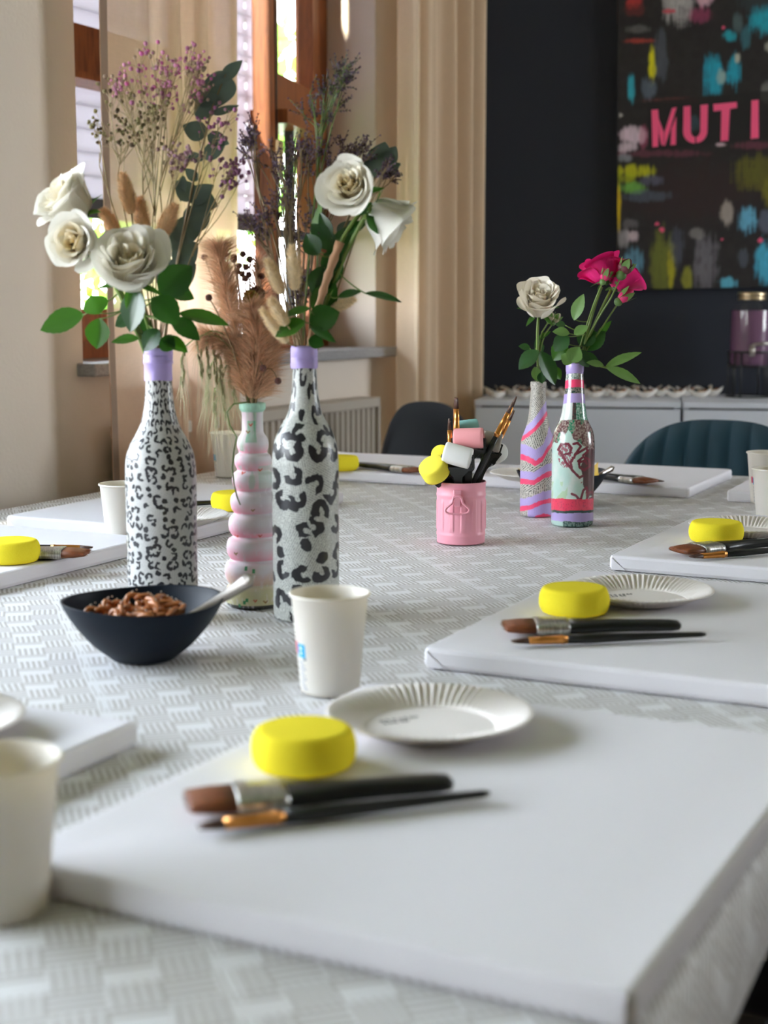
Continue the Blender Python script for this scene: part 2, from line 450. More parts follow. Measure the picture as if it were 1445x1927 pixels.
w = MB()
for s0, s1 in ((WO, WS),):
    w.fbox(s0, s1, -2.7, N0, 0, CEIL); w.fbox(s0, s1, N0, N1, 0, ZS); w.fbox(s0, s1, N0, N1, ZH, CEIL)
    w.fbox(s0, s1, N1, T0, 0, CEIL); w.fbox(s0, s1, T0, T1, 0, ZS); w.fbox(s0, s1, T0, T1, ZH, CEIL)
    w.fbox(s0, s1, T1, 4.75, 0, CEIL)
struct(w, 'wall_left', M['plaster'], smooth=False)
w = MB()
c = [BW(-.25, 0), BW(5.5, 0), BW(5.5, -.12), BW(-.25, -.12)]
w.add([(p.x, p.y, z) for z in (0, CEIL) for p in c], [(0, 1, 5, 4), (1, 2, 6, 5), (2, 3, 7, 6), (3, 0, 4, 7), (0, 3, 2, 1), (4, 5, 6, 7)])
struct(w, 'wall_back', M['navy_wall'], smooth=False)
R0, R1 = 3.7, 5.2
w = MB(); w.fbox(2.9, 3.0, -2.7, R0, 0, CEIL); w.fbox(2.9, 3.0, R1, 6.0, 0, CEIL); w.fbox(2.9, 3.0, R0, R1, 0, .9); w.fbox(2.9, 3.0, R0, R1, 2.3, CEIL); struct(w, 'wall_right', M['white_wall'], smooth=False)
w = MB(); w.fbox(WO, 3.0, -2.8, -2.7, 0, CEIL)
struct(w, 'wall_front', M['white_wall'], smooth=False)
w = MB(); w.fbox(WO, 3.0, -2.8, 6.2, -.06, 0); struct(w, 'floor', M['carpet'], smooth=False)
w = MB(); w.fbox(WO, 3.0, -2.8, 6.2, CEIL, CEIL + .06); struct(w, 'ceiling', M['ceiling'], smooth=False)

# window seen in the photograph
w1 = MB(); FS0, FS1 = -2.10, -2.03
w1.fbox(FS0, FS1, T0, T0 + .06, ZS, ZH); w1.fbox(FS0, FS1, T1 - .06, T1, ZS, ZH)
w1.fbox(FS0, FS1, T0, T1, ZS, ZS + .06); w1.fbox(FS0, FS1, T0, T1, ZH - .06, ZH); w1.fbox(FS0, FS1, 3.155, 3.21, ZS, ZH)
win = struct(w1, 'window_1', M['wood'], smooth=False)
l = MB(); l.fbox(FS0 + .01, FS1 + .015, T0 + .055, T0 + .11, ZS + .06, ZH - .06); l.fbox(FS0 + .01, FS1 + .015, 3.10, 3.16, ZS + .06, ZH - .06)
l.fbox(FS0 + .01, FS1 + .015, T0 + .055, 3.16, ZS + .06, ZS + .13); l.fbox(FS0 + .01, FS1 + .015, T0 + .055, 3.16, 1.575, 1.68); l.fbox(FS0 + .01, FS1 + .03, T0 + .055, 3.16, 1.565, 1.58)
l.build('sash', M['wood'], win, smooth=False)
l = MB(); l.fbox(-2.068, -2.064, T0 + .1, 3.11, ZS + .12, ZH - .06); l.build('pane', M['pane'], win, smooth=False)
# the right sash stands ajar
hx = F(-2.045, 3.735); ang = math.radians(13.5); dx = V3((-math.sin(ang), -math.cos(ang), 0)); nx = V3((dx.y, -dx.x, 0))
SW = .452
def sb(mb, a0, a1, z0, z1, n0=-.022, n1=.022):
    vs = [hx + dx * a + nx * n + V3((0, 0, z)) for a in (a0, a1) for n in (n0, n1) for z in (z0, z1)]
    mb.add(vs, [(0, 1, 3, 2), (4, 6, 7, 5), (0, 4, 5, 1), (2, 3, 7, 6), (0, 2, 6, 4), (1, 5, 7, 3)])
l = MB(); sb(l, 0, .06, ZS + .03, ZH - .03); sb(l, SW - .075, SW, ZS + .03, ZH - .03); sb(l, 0, SW, ZS + .03, ZS + .11); sb(l, 0, SW, ZH - .1, ZH - .03)
sb(l, .05, SW - .06, 1.575, 1.67); sb(l, .05, SW - .06, 1.545, 1.58, -.05, .05)
sash = l.build('sash', M['wood'], win, smooth=False)
l = MB(); sb(l, .05, SW - .06, 1.265, 1.285, -.012, .012); sb(l, .21, .225, ZS + .1, 1.56, -.012, .012); l.build('glazing_bar', M['cab_gap'], sash, smooth=False)
l = MB(); sb(l, .05, SW - .065, ZS + .1, ZH - .09, -.003, .003); l.build('pane', M['pane'], sash, smooth=False)
l = MB(); sb(l, SW - .058, SW - .046, ZS + .03, ZH - .03, -.024, -.020); l.build('sash_gap_shade', M['black_handle'], sash, smooth=False)  # black strip painted as the shaded gap along the sash stile
l = MB(); sb(l, SW - .05, SW - .02, 1.42, 1.50, -.042, -.022); l.build('handle', M['gold'], sash, smooth=False)
l = MB(); l.fbox(WO, WS + .045, T0 - .02, 3.862, .945, .972); sill = l.build('trim_1', M['stone'], smooth=False, bevel=.004); sill['kind'] = 'structure'

# nearer window (out of the picture, lights the table)
w2 = MB()
for a, b, c, d in ((N0, N0 + .07, ZS, ZH), (N1 - .07, N1, ZS, ZH), (N0, N1, ZS, ZS + .07), (N0, N1, ZH - .07, ZH), (.12, .19, ZS, ZH)): w2.fbox(FS0, FS1, a, b, c, d)
win2 = struct(w2, 'window_2', M['wood'], smooth=False)
l = MB(); l.fbox(-2.068, -2.064, N0 + .05, N1 - .05, ZS + .05, ZH - .05); l.build('pane', M['pane'], win2, smooth=False)
l = MB(); l.fbox(WO, WS + .045, N0 - .02, N1 + .02, .945, .972); tag(l.build('trim_2', M['stone'], smooth=False), kind='structure')
w3 = MB()
for a, b, c, d in ((R0, R0 + .07, .9, 2.3), (R1 - .07, R1, .9, 2.3), (R0, R1, .9, .97), (R0, R1, 2.23, 2.3), (4.42, 4.48, .9, 2.3)): w3.fbox(2.93, 2.98, a, b, c, d)
fill_win = struct(w3, 'added_fill_window', M['wood'], smooth=False)  # unseen window added to brighten the cabinets and the dark wall
l = MB(); l.fbox(2.952, 2.956, R0 + .05, R1 - .05, .95, 2.25); l.build('pane', M['pane'], fill_win, smooth=False)

# roller shutter half lowered outside the window
l = MB(); z = 1.335
while z < 2.34:
    sl = .053; s0, s1 = -2.175, -2.163
    l.fbox(s0, s1, T0 - .03, 3.573, z, z + sl - .0025); l.fbox(s0, s1, 3.586, 3.66, z, z + sl - .0025)
    l.fbox(s0, s1, 3.573, 3.586, z, z + .016); l.fbox(s0, s1, 3.573, 3.586, z + .036, z + sl - .0025)
    l.fbox(s0 + .003, s1 - .004, T0 - .03, 3.572, z + sl - .0025, z + sl)
    l.fbox(s0 + .003, s1 - .004, 3.587, 3.66, z + sl - .0025, z + sl)
    z += sl
sh = l.build('roller_shutter', M['shutter'], smooth=False)
tag(sh, 'pale grey slatted roller shutter half lowered outside the window', 'shutter')
l = MB(); l.fbox(-2.18, -2.155, T0 - .03, 3.66, 1.29, 1.335); l.build('bottom_bar', M['chair_grey'], sh, smooth=False)

l = MB(); z = 1.75
while z < 2.34: l.fbox(-2.175, -2.163, N0 - .03, N1 + .03, z, z + .053); z += .053
sh2 = tag(l.build('added_sun_shutter', M['chair_grey'], smooth=False), kind='structure')  # unseen shutter added over the nearer window to block the sun
l = MB(); l.fbox(-2.18, -2.155, N0 - .03, N1 + .03, 1.71, 1.75); l.build('bottom_bar', M['chair_grey'], sh2, smooth=False)

# radiator under the sill
rad = thing('radiator', 'ivory ribbed radiator on the wall under the window sill', 'radiator', F(-1.83, 3.08, .2))
l = MB(); n = 60
def radf(u, v):
    t = 2.52 + u * 1.11; rib = .007 * (1 if (u * 37) % 1 < .5 else 0)
    return F(-1.79 + rib - .007, t, .20 + v * .615)
l.grid(radf, 296, 2); l.fbox(-1.855, -1.80, 2.52, 3.63, .2, .815)
l.build('panel', M['radiator'], rad, F(-1.83, 3.08, .2), smooth=False)
l = MB(); l.fbox(-1.855, -1.785, 2.51, 3.64, .815, .842); l.build('top_grille', M['radiator'], rad, F(-1.83, 3.08, .2), smooth=False, bevel=.004)
l = MB(); l.fbox(-1.855, -1.786, 3.628, 3.64, .2, .82); l.build('side_panel', M['radiator'], rad, F(-1.83, 3.08, .2), smooth=False)
l = MB()
for t in (2.7, 3.45):
    l = MB(); l.fbox(-1.88, -1.85, t, t + .04, .3, .75); l.build('wall_bracket', M['radiator'], rad, F(-1.83, 3.08, .2), smooth=False)


# sheer panel in front of the window
l = MB(); CT0, CT1 = 2.405, 2.905
def cur(u, v):
    t = CT0 + u * (CT1 - CT0)
    f = max(0, (u - .22) / .78)
    s = -1.775 + .024 * math.sin(2 * PI * 3.6 * f + .6) * min(1, f * 4) + .004 * math.sin(9 * v + 8 * u)
    return F(s, t, .04 + v * 2.6)
l.grid(cur, 120, 30)
cu = l.build('sheer_curtain', M['sheer'])
tag(cu, 'beige see-through curtain panel with brown side hem before the window', 'curtain')
l = MB(); l.grid(lambda u, v: cur(u * .042, v) + F(.0025, 0), 4, 30); l.build('side_hem', M['hem'], cu)
l = MB(); l.grid(lambda u, v: cur(.955 + u * .045, v) + F(.0025, 0), 4, 30); l.build('edge_hem', M['drape'], cu)
# drape at the corner
l = MB()
def drp(u, v):
    t = 3.775 + u * .475; k = 1 - .12 * v
    s = -1.78 + .045 * math.sin(2 * PI * 4.2 * u + .5 + .5 * v) * k + .014 * math.sin(2 * PI * 9.3 * u + 2)
    return F(s, t, .03 + v * 2.6)
l.grid(drp, 200, 24)
dr_ = l.build('linen_drape', M['drape'])
tag(dr_, 'cream linen drape hanging in folds beside the dark wall', 'curtain')
l = MB(); l.grid(lambda u, v: drp(u, v * .02 - .004) + F(.003, 0), 200, 3); l.build('bottom_hem', M['drape'], dr_)
l = MB(); l.tube([F(-1.78, 2.2, 2.655), F(-1.78, 4.36, 2.655)], .013, 10)
rod = l.build('curtain_rail', M['steel']); tag(rod, 'steel curtain rail along the top of the window wall', 'curtain rail')
l = MB()
for t in (2.3, 3.35, 4.33):
    l = MB(); l.tube([F(-1.88, t, 2.655), F(-1.78, t, 2.655)], .008, 8); l.build('bracket', M['steel'], rod)

# garden outside
l = MB(); l.fbox(-14, WO, -8, 16, -.2, -.12); struct(l, 'ground', simple('lawn', (.12, .2, .04), 1, nz=.4, nscale=4), smooth=False)
def bush(name, label, cat, c, R, n, seed, ls=.05, trunk=None):
    rnd = random.Random(seed); l = MB(); base = V3((c.x, c.y, -.12))
    root = thing(name, label, cat, base)
    for _ in range(n):
        d = V3((rnd.gauss(0, 1), rnd.gauss(0, 1), rnd.gauss(0, 1))).normalized() * (rnd.random() ** .4)
        p = c + V3((d.x * R[0], d.y * R[1], d.z * R[2]))
        ax = V3((rnd.gauss(0, 1), rnd.gauss(0, 1), rnd.gauss(0, 1))).normalized(); sd = ax.orthogonal().normalized(); up = ax.cross(sd)
        s = ls * rnd.uniform(.6, 1.3)
        l.add([p - ax * s, p - sd * s * .5 + up * s * .1, p + ax * s, p + sd * s * .5 + up * s * .1], [(0, 1, 2, 3)])
    l.build('foliage', M['garden_leaf'], root, base)
    b = MB()
    for k in range(5):
        b.tube(bez(base + V3((0, 0, .0)), base + V3((rnd.uniform(-.2, .2), rnd.uniform(-.2, .2), c.z * .6)), c + V3((rnd.uniform(-.5, .5) * R[0], rnd.uniform(-.5, .5) * R[1], R[2] * .3)), 6), [.03 - .003 * i for i in range(7)], 6)
    b.build('branch', M['stem_brown'], root, base)
M['garden_leaf'] = leafmat('garden_leaf', (.10, .22, .03), (.35, .7, .05), .45, .5)
bush('garden_shrub', 'bright green shrub outside the window, low beside the open sash', 'shrub', F(-3.1, 4.45, .95), (.35, .35, .5), 700, 3)
bush('garden_tree', 'light green tree seen through the upper pane of the open sash', 'tree', F(-4.6, 6.6, 2.1), (.9, .9, 1.0), 1500, 4, .07)
bush('garden_hedge', 'low sunny hedge outside behind the sheer curtain', 'hedge', F(-4.2, 4.3, .5), (.9, 1.6, .55), 1600, 5, .07)
# ================================================================== table and cloth
TS0, TS1, TT0, TT1 = -1.66, -.178, -.12, 2.97
troot = thing('table', 'long table under the patterned cloth', 'table', F(-.92, 1.4, 0))
o0 = F(-.92, 1.4, 0)
l = MB(); l.fbox(TS0 + .02, TS1 - .02, TT0 + .02, TT1 - .02, .715, .744); l.build('tabletop', M['white_wall'], troot, o0, smooth=False)
for s in (TS0 + .08, TS1 - .14):
    for t in (TT0 + .1, 1.4, TT1 - .14):
        l = MB(); l.fbox(s, s + .05, t, t + .05, 0, .715); l.build('leg', M['steel'], troot, o0, smooth=False)
l = MB()
ss = [(TS0 - .012, .55), (TS0 - .006, .65), (TS0, .745)] + [(TS0 + .006, TOP)] + [(TS0 + (TS1 - TS0) * k / 40, TOP) for k in range(1, 40)] + [(TS1 - .006, TOP), (TS1, .744), (TS1 + .004, .715), (TS1 + .008, .690)]
NT = 80
def clv(i, j):
    s, z = ss[i]; t = TT0 + (TT1 - TT0) * j / NT
    if z < .74: s += .004 * math.sin(t * 9 + i) ; z += .004 * math.sin(t * 5)
    return F(s, t, z - (0 if z < .74 else .0012 * (.5 + .5 * math.sin(3 * s + 2.3 * t) )))
arc = [0]
for i in range(1, len(ss)): arc.append(arc[-1] + math.hypot(ss[i][0] - ss[i - 1][0], ss[i][1] - ss[i - 1][1]))
n = len(ss) - 1
l.grid(lambda u, v: clv(round(u * n), round(v * NT)), n, NT, uv=lambda u, v: (arc[round(u * n)], TT0 + (TT1 - TT0) * v))
for te, sg in ((TT0, -1), (TT1, 1)):
    l.grid(lambda u, v: F(TS0 + (TS1 - TS0) * u, te + sg * .012 * v + sg * .004 * math.sin(14 * u) * v, TOP - .19 * v), 40, 6, uv=lambda u, v: (arc[3] + (TS1 - TS0) * u, te + sg * .19 * v))
cl = l.build('tablecloth', M['cloth'])
tag(cl, 'grey and white woven tablecloth covering the long table', 'tablecloth')

# ================================================================== blank canvases
def canvas(corner, w, d, label, ang=0.0, front_right=True):
    """corner on the cloth (front right, else front left); w across, d along the table"""
    a = A + ang
    ex = V3((math.cos(a), -math.sin(a), 0)); ey = V3((math.sin(a), math.cos(a), 0))
    o = V3((corner.x, corner.y, TOP + .0005))
    if front_right: o = o - ex * w
    l = MB(); H = .0195; nx, ny = 14, 14
    # cushioned body: rounded-over edges, faces very slightly hollow between the stretcher bars
    prof = [(.002, 0), (.0, .004), (0, H - .004), (.0012, H - .001), (.004, H)]
    rings = []
    vs = []; fs = []
    def ring(ins, z):
        k = len(vs); c = .003
        x0, x1, y0, y1 = ins, w - ins, ins, d - ins
        for x, y in ((x0 + c, y0), (x1 - c, y0), (x1, y0 + c), (x1, y1 - c), (x1 - c, y1), (x0 + c, y1), (x0, y1 - c), (x0, y0 + c)): vs.append((x, y, z))
        return k
    ks = [ring(i, z) for i, z in prof]
    for q in range(len(ks) - 1):
        for i in range(8): fs.append((ks[q] + i, ks[q] + (i + 1) % 8, ks[q + 1] + (i + 1) % 8, ks[q + 1] + i))
    kt = ring(.03, H - .0008)
    for i in range(8): fs.append((ks[-1] + i, ks[-1] + (i + 1) % 8, kt + (i + 1) % 8, kt + i))
    fs.append(tuple(kt + i for i in range(8))); fs.append(tuple(ks[0] + 7 - i for i in range(8)))
    l.add([o + ex * x + ey * y + V3((0, 0, z)) for x, y, z in vs], fs)
    ob = l.build('canvas', M['canvas'], None, o, smooth=False)
    tag(ob, label, 'canvas', 'blank white canvases')
    for cx, cy, sx, sy in ((0, 0, 1, 1), (w, 0, -1, 1), (w, d, -1, -1), (0, d, 1, -1)):
        f = MB(); q = [(cx + sx * .004, cy - sy * .0006, .001), (cx + sx * .022, cy - sy * .0008, .0012), (cx + sx * .004, cy - sy * .0014, H - .004), (cx + sx * .006, cy - sy * .0003, H - .003)]
        f.add([o + ex * x + ey * y + V3((0, 0, z)) for x, y, z in q], [(0, 1, 2), (0, 2, 3)])
        f.build('corner_fold', M['canvas'], ob, o, smooth=False)
    return ob
canvas(P(1192, 1873, TOP + .019), .38, .46, 'blank white canvas nearest the camera at the right table edge', .02)
canvas(P(797, 1257), .36, .46, 'blank white canvas at the right, second from the front, with plate, sponge and brushes', .0, False)
canvas(P(1146, 1073), .365, .46, 'blank white canvas at the right edge, third from the front behind the second', .02, False)
canvas(P(1367, 944), .30, .36, 'blank white canvas at the right edge behind the two stacked-looking cups', -.02, False)
canvas(P(1296, 938), .405, .33, 'blank white canvas at the far end in front of the teal chair', .0)
canvas(P(803, 914), .41, .33, 'blank white canvas at the far end in front of the charcoal chair', .0)
canvas(P(353, 1022), .33, .485, 'blank white canvas at the left edge behind the fine leopard bottle', .0)
cc = P(290, 1037); cc = cc - V3((SA, CA, 0)) * .46
canvas(cc, .33, .46, 'blank white canvas at the left edge with sponge and brush tips pointing right', .0)
cc = P(262, 1357, TOP + .0195); cc = cc - V3((SA, CA, 0)) * .46
canvas(cc, .33, .46, 'blank white canvas at the left front, mostly hidden by the nearest cup', .0)

# ================================================================== paper plates
def plate_mb(o):
    l = MB()
    prof = smooth_prof([(0, .0018), (.046, .0018), (.050, .0022), (.056, .0055), (.064, .0098), (.072, .0130), (.0765, .0142), (.0785, .0140)], 4) + [(.0788, .0132), (.0782, .0124), (.0765, .0128), (.072, .0115), (.064, .0083), (.056, .004), (.050, .0006), (.046, 0), (0, 0)]
    def rf(r, z, a, j):
        k = max(0, min(1, (r - .051) / .006)) * max(0, min(1, (.0785 - r) / .003))
        return r, z + .0015 * k * math.cos(72 * a)
    l.lathe(prof, 320, rf=rf)
    return l
def plate_mark():
    l = MB(); rnd = random.Random(5)
    for row, (y, n) in enumerate(((.024, 7), (.017, 5))):
        x = -.03
        for k in range(n):
            p = [(x, y + .0012 * math.sin(k), .0021), (x + .0015, y + .003 * rnd.random(), .0021), (x + .0025, y - .001, .0021)]
            l.tube(p, .0005, 4); x += .0036 + .002 * rnd.random()
    return l
def rim(px, py, z=.785): q = P(px, py, z); return V3((q.x, q.y, .7702))
plate0 = thing('paper_plate', 'white fluted paper plate on the nearest canvas', 'plate', group='paper plates')
plate_mb(0).build('dish', M['plate'], plate0); plate_mark().build('printed_mark', M['ink'], plate0)
plate0.location = rim(808, 1333); plate0.rotation_euler.z = .45
for (px, py), rz, lb in (((1205, 1104), .3, 'white fluted paper plate behind the sponge on the second canvas at right'),
                         ((1403, 984), 1, 'white fluted paper plate on the third canvas at right, cut by the frame'),
                         ((329, 966), 2, 'white fluted paper plate half hidden behind the fine leopard bottle'),
                         ((-156, 1345), 3, 'white fluted paper plate at the left frame edge, only its rim in view'),
                         ((1002, 887), 4, 'white fluted paper plate between pink bin and striped bottle on the far canvas')):
    dup(plate0, rim(px, py), rz, lb)

# ================================================================== sponges
def sponge_mb():
    l = MB(); prof = smooth_prof([(.030, 0), (.0335, .0015), (.0362, .007), (.0368, .0135), (.0360, .020), (.0335, .0255), (.0305, .0272)], 4)
    def rf(r, z, a, j):
        n = mnoise.noise(V3((r * math.cos(a) * 60, r * math.sin(a) * 60, z * 60 + 3)))
        return r + .0005 * n, z
    l.lathe([(0, 0)] + prof + [(.028, .0274), (0, .0272)], 64, rf=rf); return l
sp0 = sponge_mb().build('sponge', M['sponge'])
tag(sp0, 'round yellow sponge in front of the plate on the nearest canvas', 'sponge', 'round yellow sponges')
def base(px, py, z=.7703): q = P(px, py, z); return V3((q.x, q.y, z))
sp0.location = base(572, 1440)
for px, py, lb in ((1080, 1152, 'round yellow sponge on the second canvas at right'), (1347, 1018, 'round yellow sponge on the third canvas at right'),
                   (20, 1056, 'round yellow sponge at the left frame edge beside brush tips'), (441, 958, 'round yellow sponge partly hidden behind the bubble vase'),
                   (640, 884, 'round yellow sponge on the far canvas right of the bold leopard bottle')):
    o = sp0.copy(); COL.objects.link(o); o.location = base(px, py); o['label'] = lb; o.rotation_euler.z = px

# ================================================================== brushes
def flatsec(l, xs, mat=0):
    if xs[0][1] > .012: xs = [(x, a * 1.2, b * 1.5) for x, a, b in xs]                    # loft of rounded flat sections (x, halfwidth, halfthick)
    n = 12; vs = []; fs = []
    for x, hw, ht in xs:
        for k in range(n):
            a = 2 * PI * k / n; c, s = math.cos(a), math.sin(a)
            vs.append((x, hw * math.copysign(abs(c) ** .6, c), ht * math.copysign(abs(s) ** .7, s)))
    for q in range(len(xs) - 1):
        for k in range(n): fs.append((q * n + k, q * n + (k + 1) % n, (q + 1) * n + (k + 1) % n, (q + 1) * n + k))
    fs.append(tuple(range(n - 1, -1, -1))); fs.append(tuple((len(xs) - 1) * n + k for k in range(n)))
    l.add(vs, fs, mat); return l
def brush_meshes(kind):
    r = []
    if kind == 'flat':
        l = MB(); flatsec(l, [(.000, .0158, .0012), (.002, .0168, .0022), (.016, .0172, .0034), (.034, .0165, .0038)])
        rnd = random.Random(2)
        for k in range(60):
            y = rnd.uniform(-.0165, .0165); l.hair(V3((.006, y, rnd.uniform(-.002, .003))), V3((-1, rnd.uniform(-.06, .06), 0)), .009, .0004)
        r.append(('bristles', l, 'bristle'))
        l = MB(); flatsec(l, [(.030, .0174, .0044), (.0305, .0176, .0046), (.036, .0178, .0047), (.037, .0176, .0045), (.058, .0165, .0046), (.0625, .0160, .0046)]); r.append(('ferrule', l, 'label_silver'))
        l = MB(); flatsec(l, [(.060, .0155, .0038), (.072, .0140, .0040), (.088, .0105, .0040), (.105, .0078, .0040), (.125, .0072, .0038), (.145, .0078, .0037), (.163, .0082, .0034), (.1705, .0072, .0028), (.173, .0045, .0016)]); r.append(('handle', l, 'black_handle'))
    else:
        l = MB(); flatsec(l, [(0, .0046, .0008), (.004, .0052, .0015), (.018, .0046, .0030)]); r.append(('bristles', l, 'bristle_dark'))
        l = MB(); flatsec(l, [(.016, .0048, .0031), (.030, .0044, .0038), (.048, .0042, .0042), (.0482, .0046, .0046), (.0495, .0046, .0046), (.050, .0041, .0041), (.054, .0040, .0040)]); r.append(('ferrule', l, 'copper'))
        l = MB(); flatsec(l, [(.053, .0040, .0040), (.075, .0046, .0046), (.120, .0036, .0036), (.186, .0024, .0024), (.191, .0014, .0014)]); r.append(('handle', l, 'black_handle'))
    return r
PROTO = {}
for kind in ('flat', 'thin'):
    root = thing(kind + '_brush', 'x', 'paintbrush')
    for nme, l, mt in brush_meshes(kind): l.build(nme, M[mt], root)
    PROTO[kind] = (root, .173 if kind == 'flat' else .191)
used = set()
def brush(kind, tip, end, label, group='paint brushes', roll=0):
    root, L = PROTO[kind]
    tip, end = V3(tip), V3(end); d = (end - tip).normalized()
    o = root if kind not in used else dup(root, (0, 0, 0)); used.add(kind)
    y = V3((0, 0, 1)).cross(d); y = y.normalized() if y.length > 1e-4 else V3((0, 1, 0)); z = d.cross(y)
    R = Matrix((d, y, z)).transposed() @ Matrix.Rotation(roll, 3, 'X')
    o.location = tip; o.rotation_euler = R.to_euler(); o['label'] = label; o['group'] = group
    return o
def lay(kind, a, b, label, dz=None):
    z = .7703 + ((.0073) if kind == 'flat' else .0048)
    p = P(*a, z); q = P(*b, z)
    return brush(kind, p, q, label, 'brushes laid out on the canvases')
lay('flat', (352, 1508), (868, 1470), 'wide flat brush with brown bristles on the nearest canvas')
lay('thin', (373, 1556), (950, 1489), 'thin brush with copper ferrule in front of the flat one on the nearest canvas')
lay('flat', (948, 1178), (1330, 1176), 'wide flat brush on the second canvas at right')
lay('thin', (963, 1207), (1343, 1193), 'thin brush with copper ferrule on the second canvas at right')
lay('flat', (1275, 1036), (1560, 1010), 'wide flat brush on the third canvas at right')
lay('thin', (1300, 1048), (1590, 1024), 'thin brush with copper ferrule on the third canvas at right')
lay('flat', (165, 1040), (-85, 1040), 'wide flat brush with its bristles pointing right beside the leftmost sponge')
lay('thin', (174, 1030), (-100, 1033), 'thin brush behind the flat one beside the leftmost sponge')
lay('flat', (790, 886), (681, 874), 'wide flat brush on the far canvas left of the pink bin')
lay('thin', (792, 882), (655, 872), 'thin brush on the far canvas left of the pink bin')
lay('flat', (1228, 906), (1075, 890), 'wide flat brush on the far canvas right of the collage bottle')
lay('thin', (1247, 906), (1060, 884), 'thin brush on the far canvas right of the collage bottle')
lay('thin', (258, 952), (440, 944), 'thin black handled brush behind the fine leopard bottle by the sponge')

# ================================================================== paper cups
def cup_meshes():
    l = MB()
    l.lathe([(0, .004), (.0245, .004), (.0247, 0), (.0255, 0), (.0260, .004), (.0337, .0855)] + [(.0347 + .0013 * math.cos(a), .0870 + .0015 * math.sin(a)) for a in [(-120 + 40 * k) * PI / 180 for k in range(8)]] + [(.0330, .0855), (.0252, .005), (0, .005)], 64)
    def patch(a0, a1, z0, z1, off=.00025):
        q = MB()
        def fn(u, v):
            z = z0 + (z1 - z0) * v; r = .0260 + (.0337 - .0260) * (z - .004) / .0815 + off; a = a0 + (a1 - a0) * u
            return (r * math.cos(a), r * math.sin(a), z)
        q.grid(fn, 8, 2); return q
    blue = patch(-.30, .10, .0335, .0455); red = patch(-.46, -.30, .036, .047)
    mark = patch(-.16, -.04, .0405, .0432, .0004); q = patch(-.145, -.055, .036, .039, .0004); mark.add(q.v, q.f)
    dark = patch(-.02, .12, .0315, .0333)
    txt = MB()
    for k in range(9):
        q = patch(-.28 + .03 * (k % 2), .08 - .05 * (k % 3), .0045 + .003 * k, .0062 + .003 * k); txt.add(q.v, q.f)
    return l, blue, red, mark, dark, txt
def make_cup():
    r = thing('paper_cup', 'x', 'cup', group='white paper cups')
    a = cup_meshes()
    a[0].build('cup_body', M['cup'], r)
    b = a[1].build('printed_badge', M['blue'], r); a[2].build('badge_stripe', M['red_print'], b); a[3].build('badge_symbol', M['white_print'], b); a[4].build('badge_foot', M['ink'], b)
    a[5].build('printed_text', M['ink_grey'], r); return r
cup0 = make_cup(); cup0['label'] = 'white paper cup with blue badge in front of the bold leopard bottle'
def cupat(px, py): q = P(px, py); return V3((q.x, q.y, TOP + .0005))
FACE = math.radians(-90 - 50)              # badge turned to the left of the viewer
cup0.location = cupat(621, 1300); cup0.rotation_euler.z = FACE
for (px, py), rz, lb in (((4, 1712), 1.2, 'white paper cup nearest the camera, cut by the left frame edge'),
                         ((236, 1026), 1.0, 'plain white paper cup just left of the fine leopard bottle'),
                         ((430, 897), FACE - .1, 'white paper cup with blue badge in the far left table corner'),
                         ((1441, 947), FACE + .05, 'white paper cup with blue badge at the right frame edge, behind another cup'),
                         ((1455, 988), 1.0, 'plain white paper cup at the right frame edge, in front of another cup')):
    dup(cup0, cupat(px, py), rz, lb)

# ================================================================== bowls, pretzels, spoons
def bowl_mb(r=.0768, h=.058):
    l = MB()
    out = smooth_prof([(.026, 0), (.030, .0012), (.034, .0045), (.048, .016), (.0635, .034), (.0735, .050), (r, h)], 5)
    inn = smooth_prof([(r - .0022, h - .0005), (.071, .049), (.060, .033), (.045, .017), (.028, .0075), (0, .006)], 5)
    def rf(rr, z, a, j): k = (z / h) ** 2; return rr * (1 + .010 * k * math.sin(2 * a + .8)), z + .0018 * k * math.sin(2 * a + .3)
    l.lathe([(0, .0015), (.022, .0015), (.024, 0)] + out + inn, 72, rf=rf); return l
q = P(271, 1240); b1 = V3((q.x, q.y, TOP + .0005))
bo = bowl_mb().build('bowl', M['navy_glaze'], None, (0, 0, 0)); bo.location = b1
tag(bo, 'dark navy ceramic bowl of pretzels in front of the fine leopard bottle', 'bowl', 'navy snack bowls')
q = P(1056, 950); b2 = V3((q.x, q.y, TOP + .0005))
bo2 = bo.copy(); COL.objects.link(bo2); bo2.location = b2; bo2['label'] = 'dark navy bowl almost hidden behind the collage bottle'
def pretzel_mb(s=.0125, r=.0029):
    l = MB(); pts = []
    for k in range(33):
        t = k / 32 * 2 - 1                     # -1..1 along the rope
        x = math.sin(t * PI * 1.18) * s * (1.0 if abs(t) < .72 else 1 - (abs(t) - .72) * 1.6)
        y = -math.cos(t * PI * 1.0) * s * .85 + (.0 if abs(t) < .6 else -(abs(t) - .6) * s * 2.2)
        pts.append((x, y, .0022 * math.sin(t * 9)))
    l.tube(pts, [r * (1 - .25 * abs(k / 16 - 1)) for k in range(33)], 8); return l
def salt_mb():
    l = MB(); rnd = random.Random(3)
    for k in range(5):
        a = rnd.uniform(0, 2 * PI); l.box(-.0005, .0005, -.0005, .0005, -.0004, .0004, M=at((.011 * math.sin(a), -.009 * math.cos(a), .0028), Matrix.Rotation(a, 4, 'Z')))
    return l
pz0 = thing('pretzel', 'small glossy brown pretzel heaped in the dark bowl', 'pretzel', group='pretzels in the navy bowl')
pretzel_mb().build('rope', M['pretzel'], pz0); salt_mb().build('salt', M['salt'], pz0)
rnd = random.Random(12)
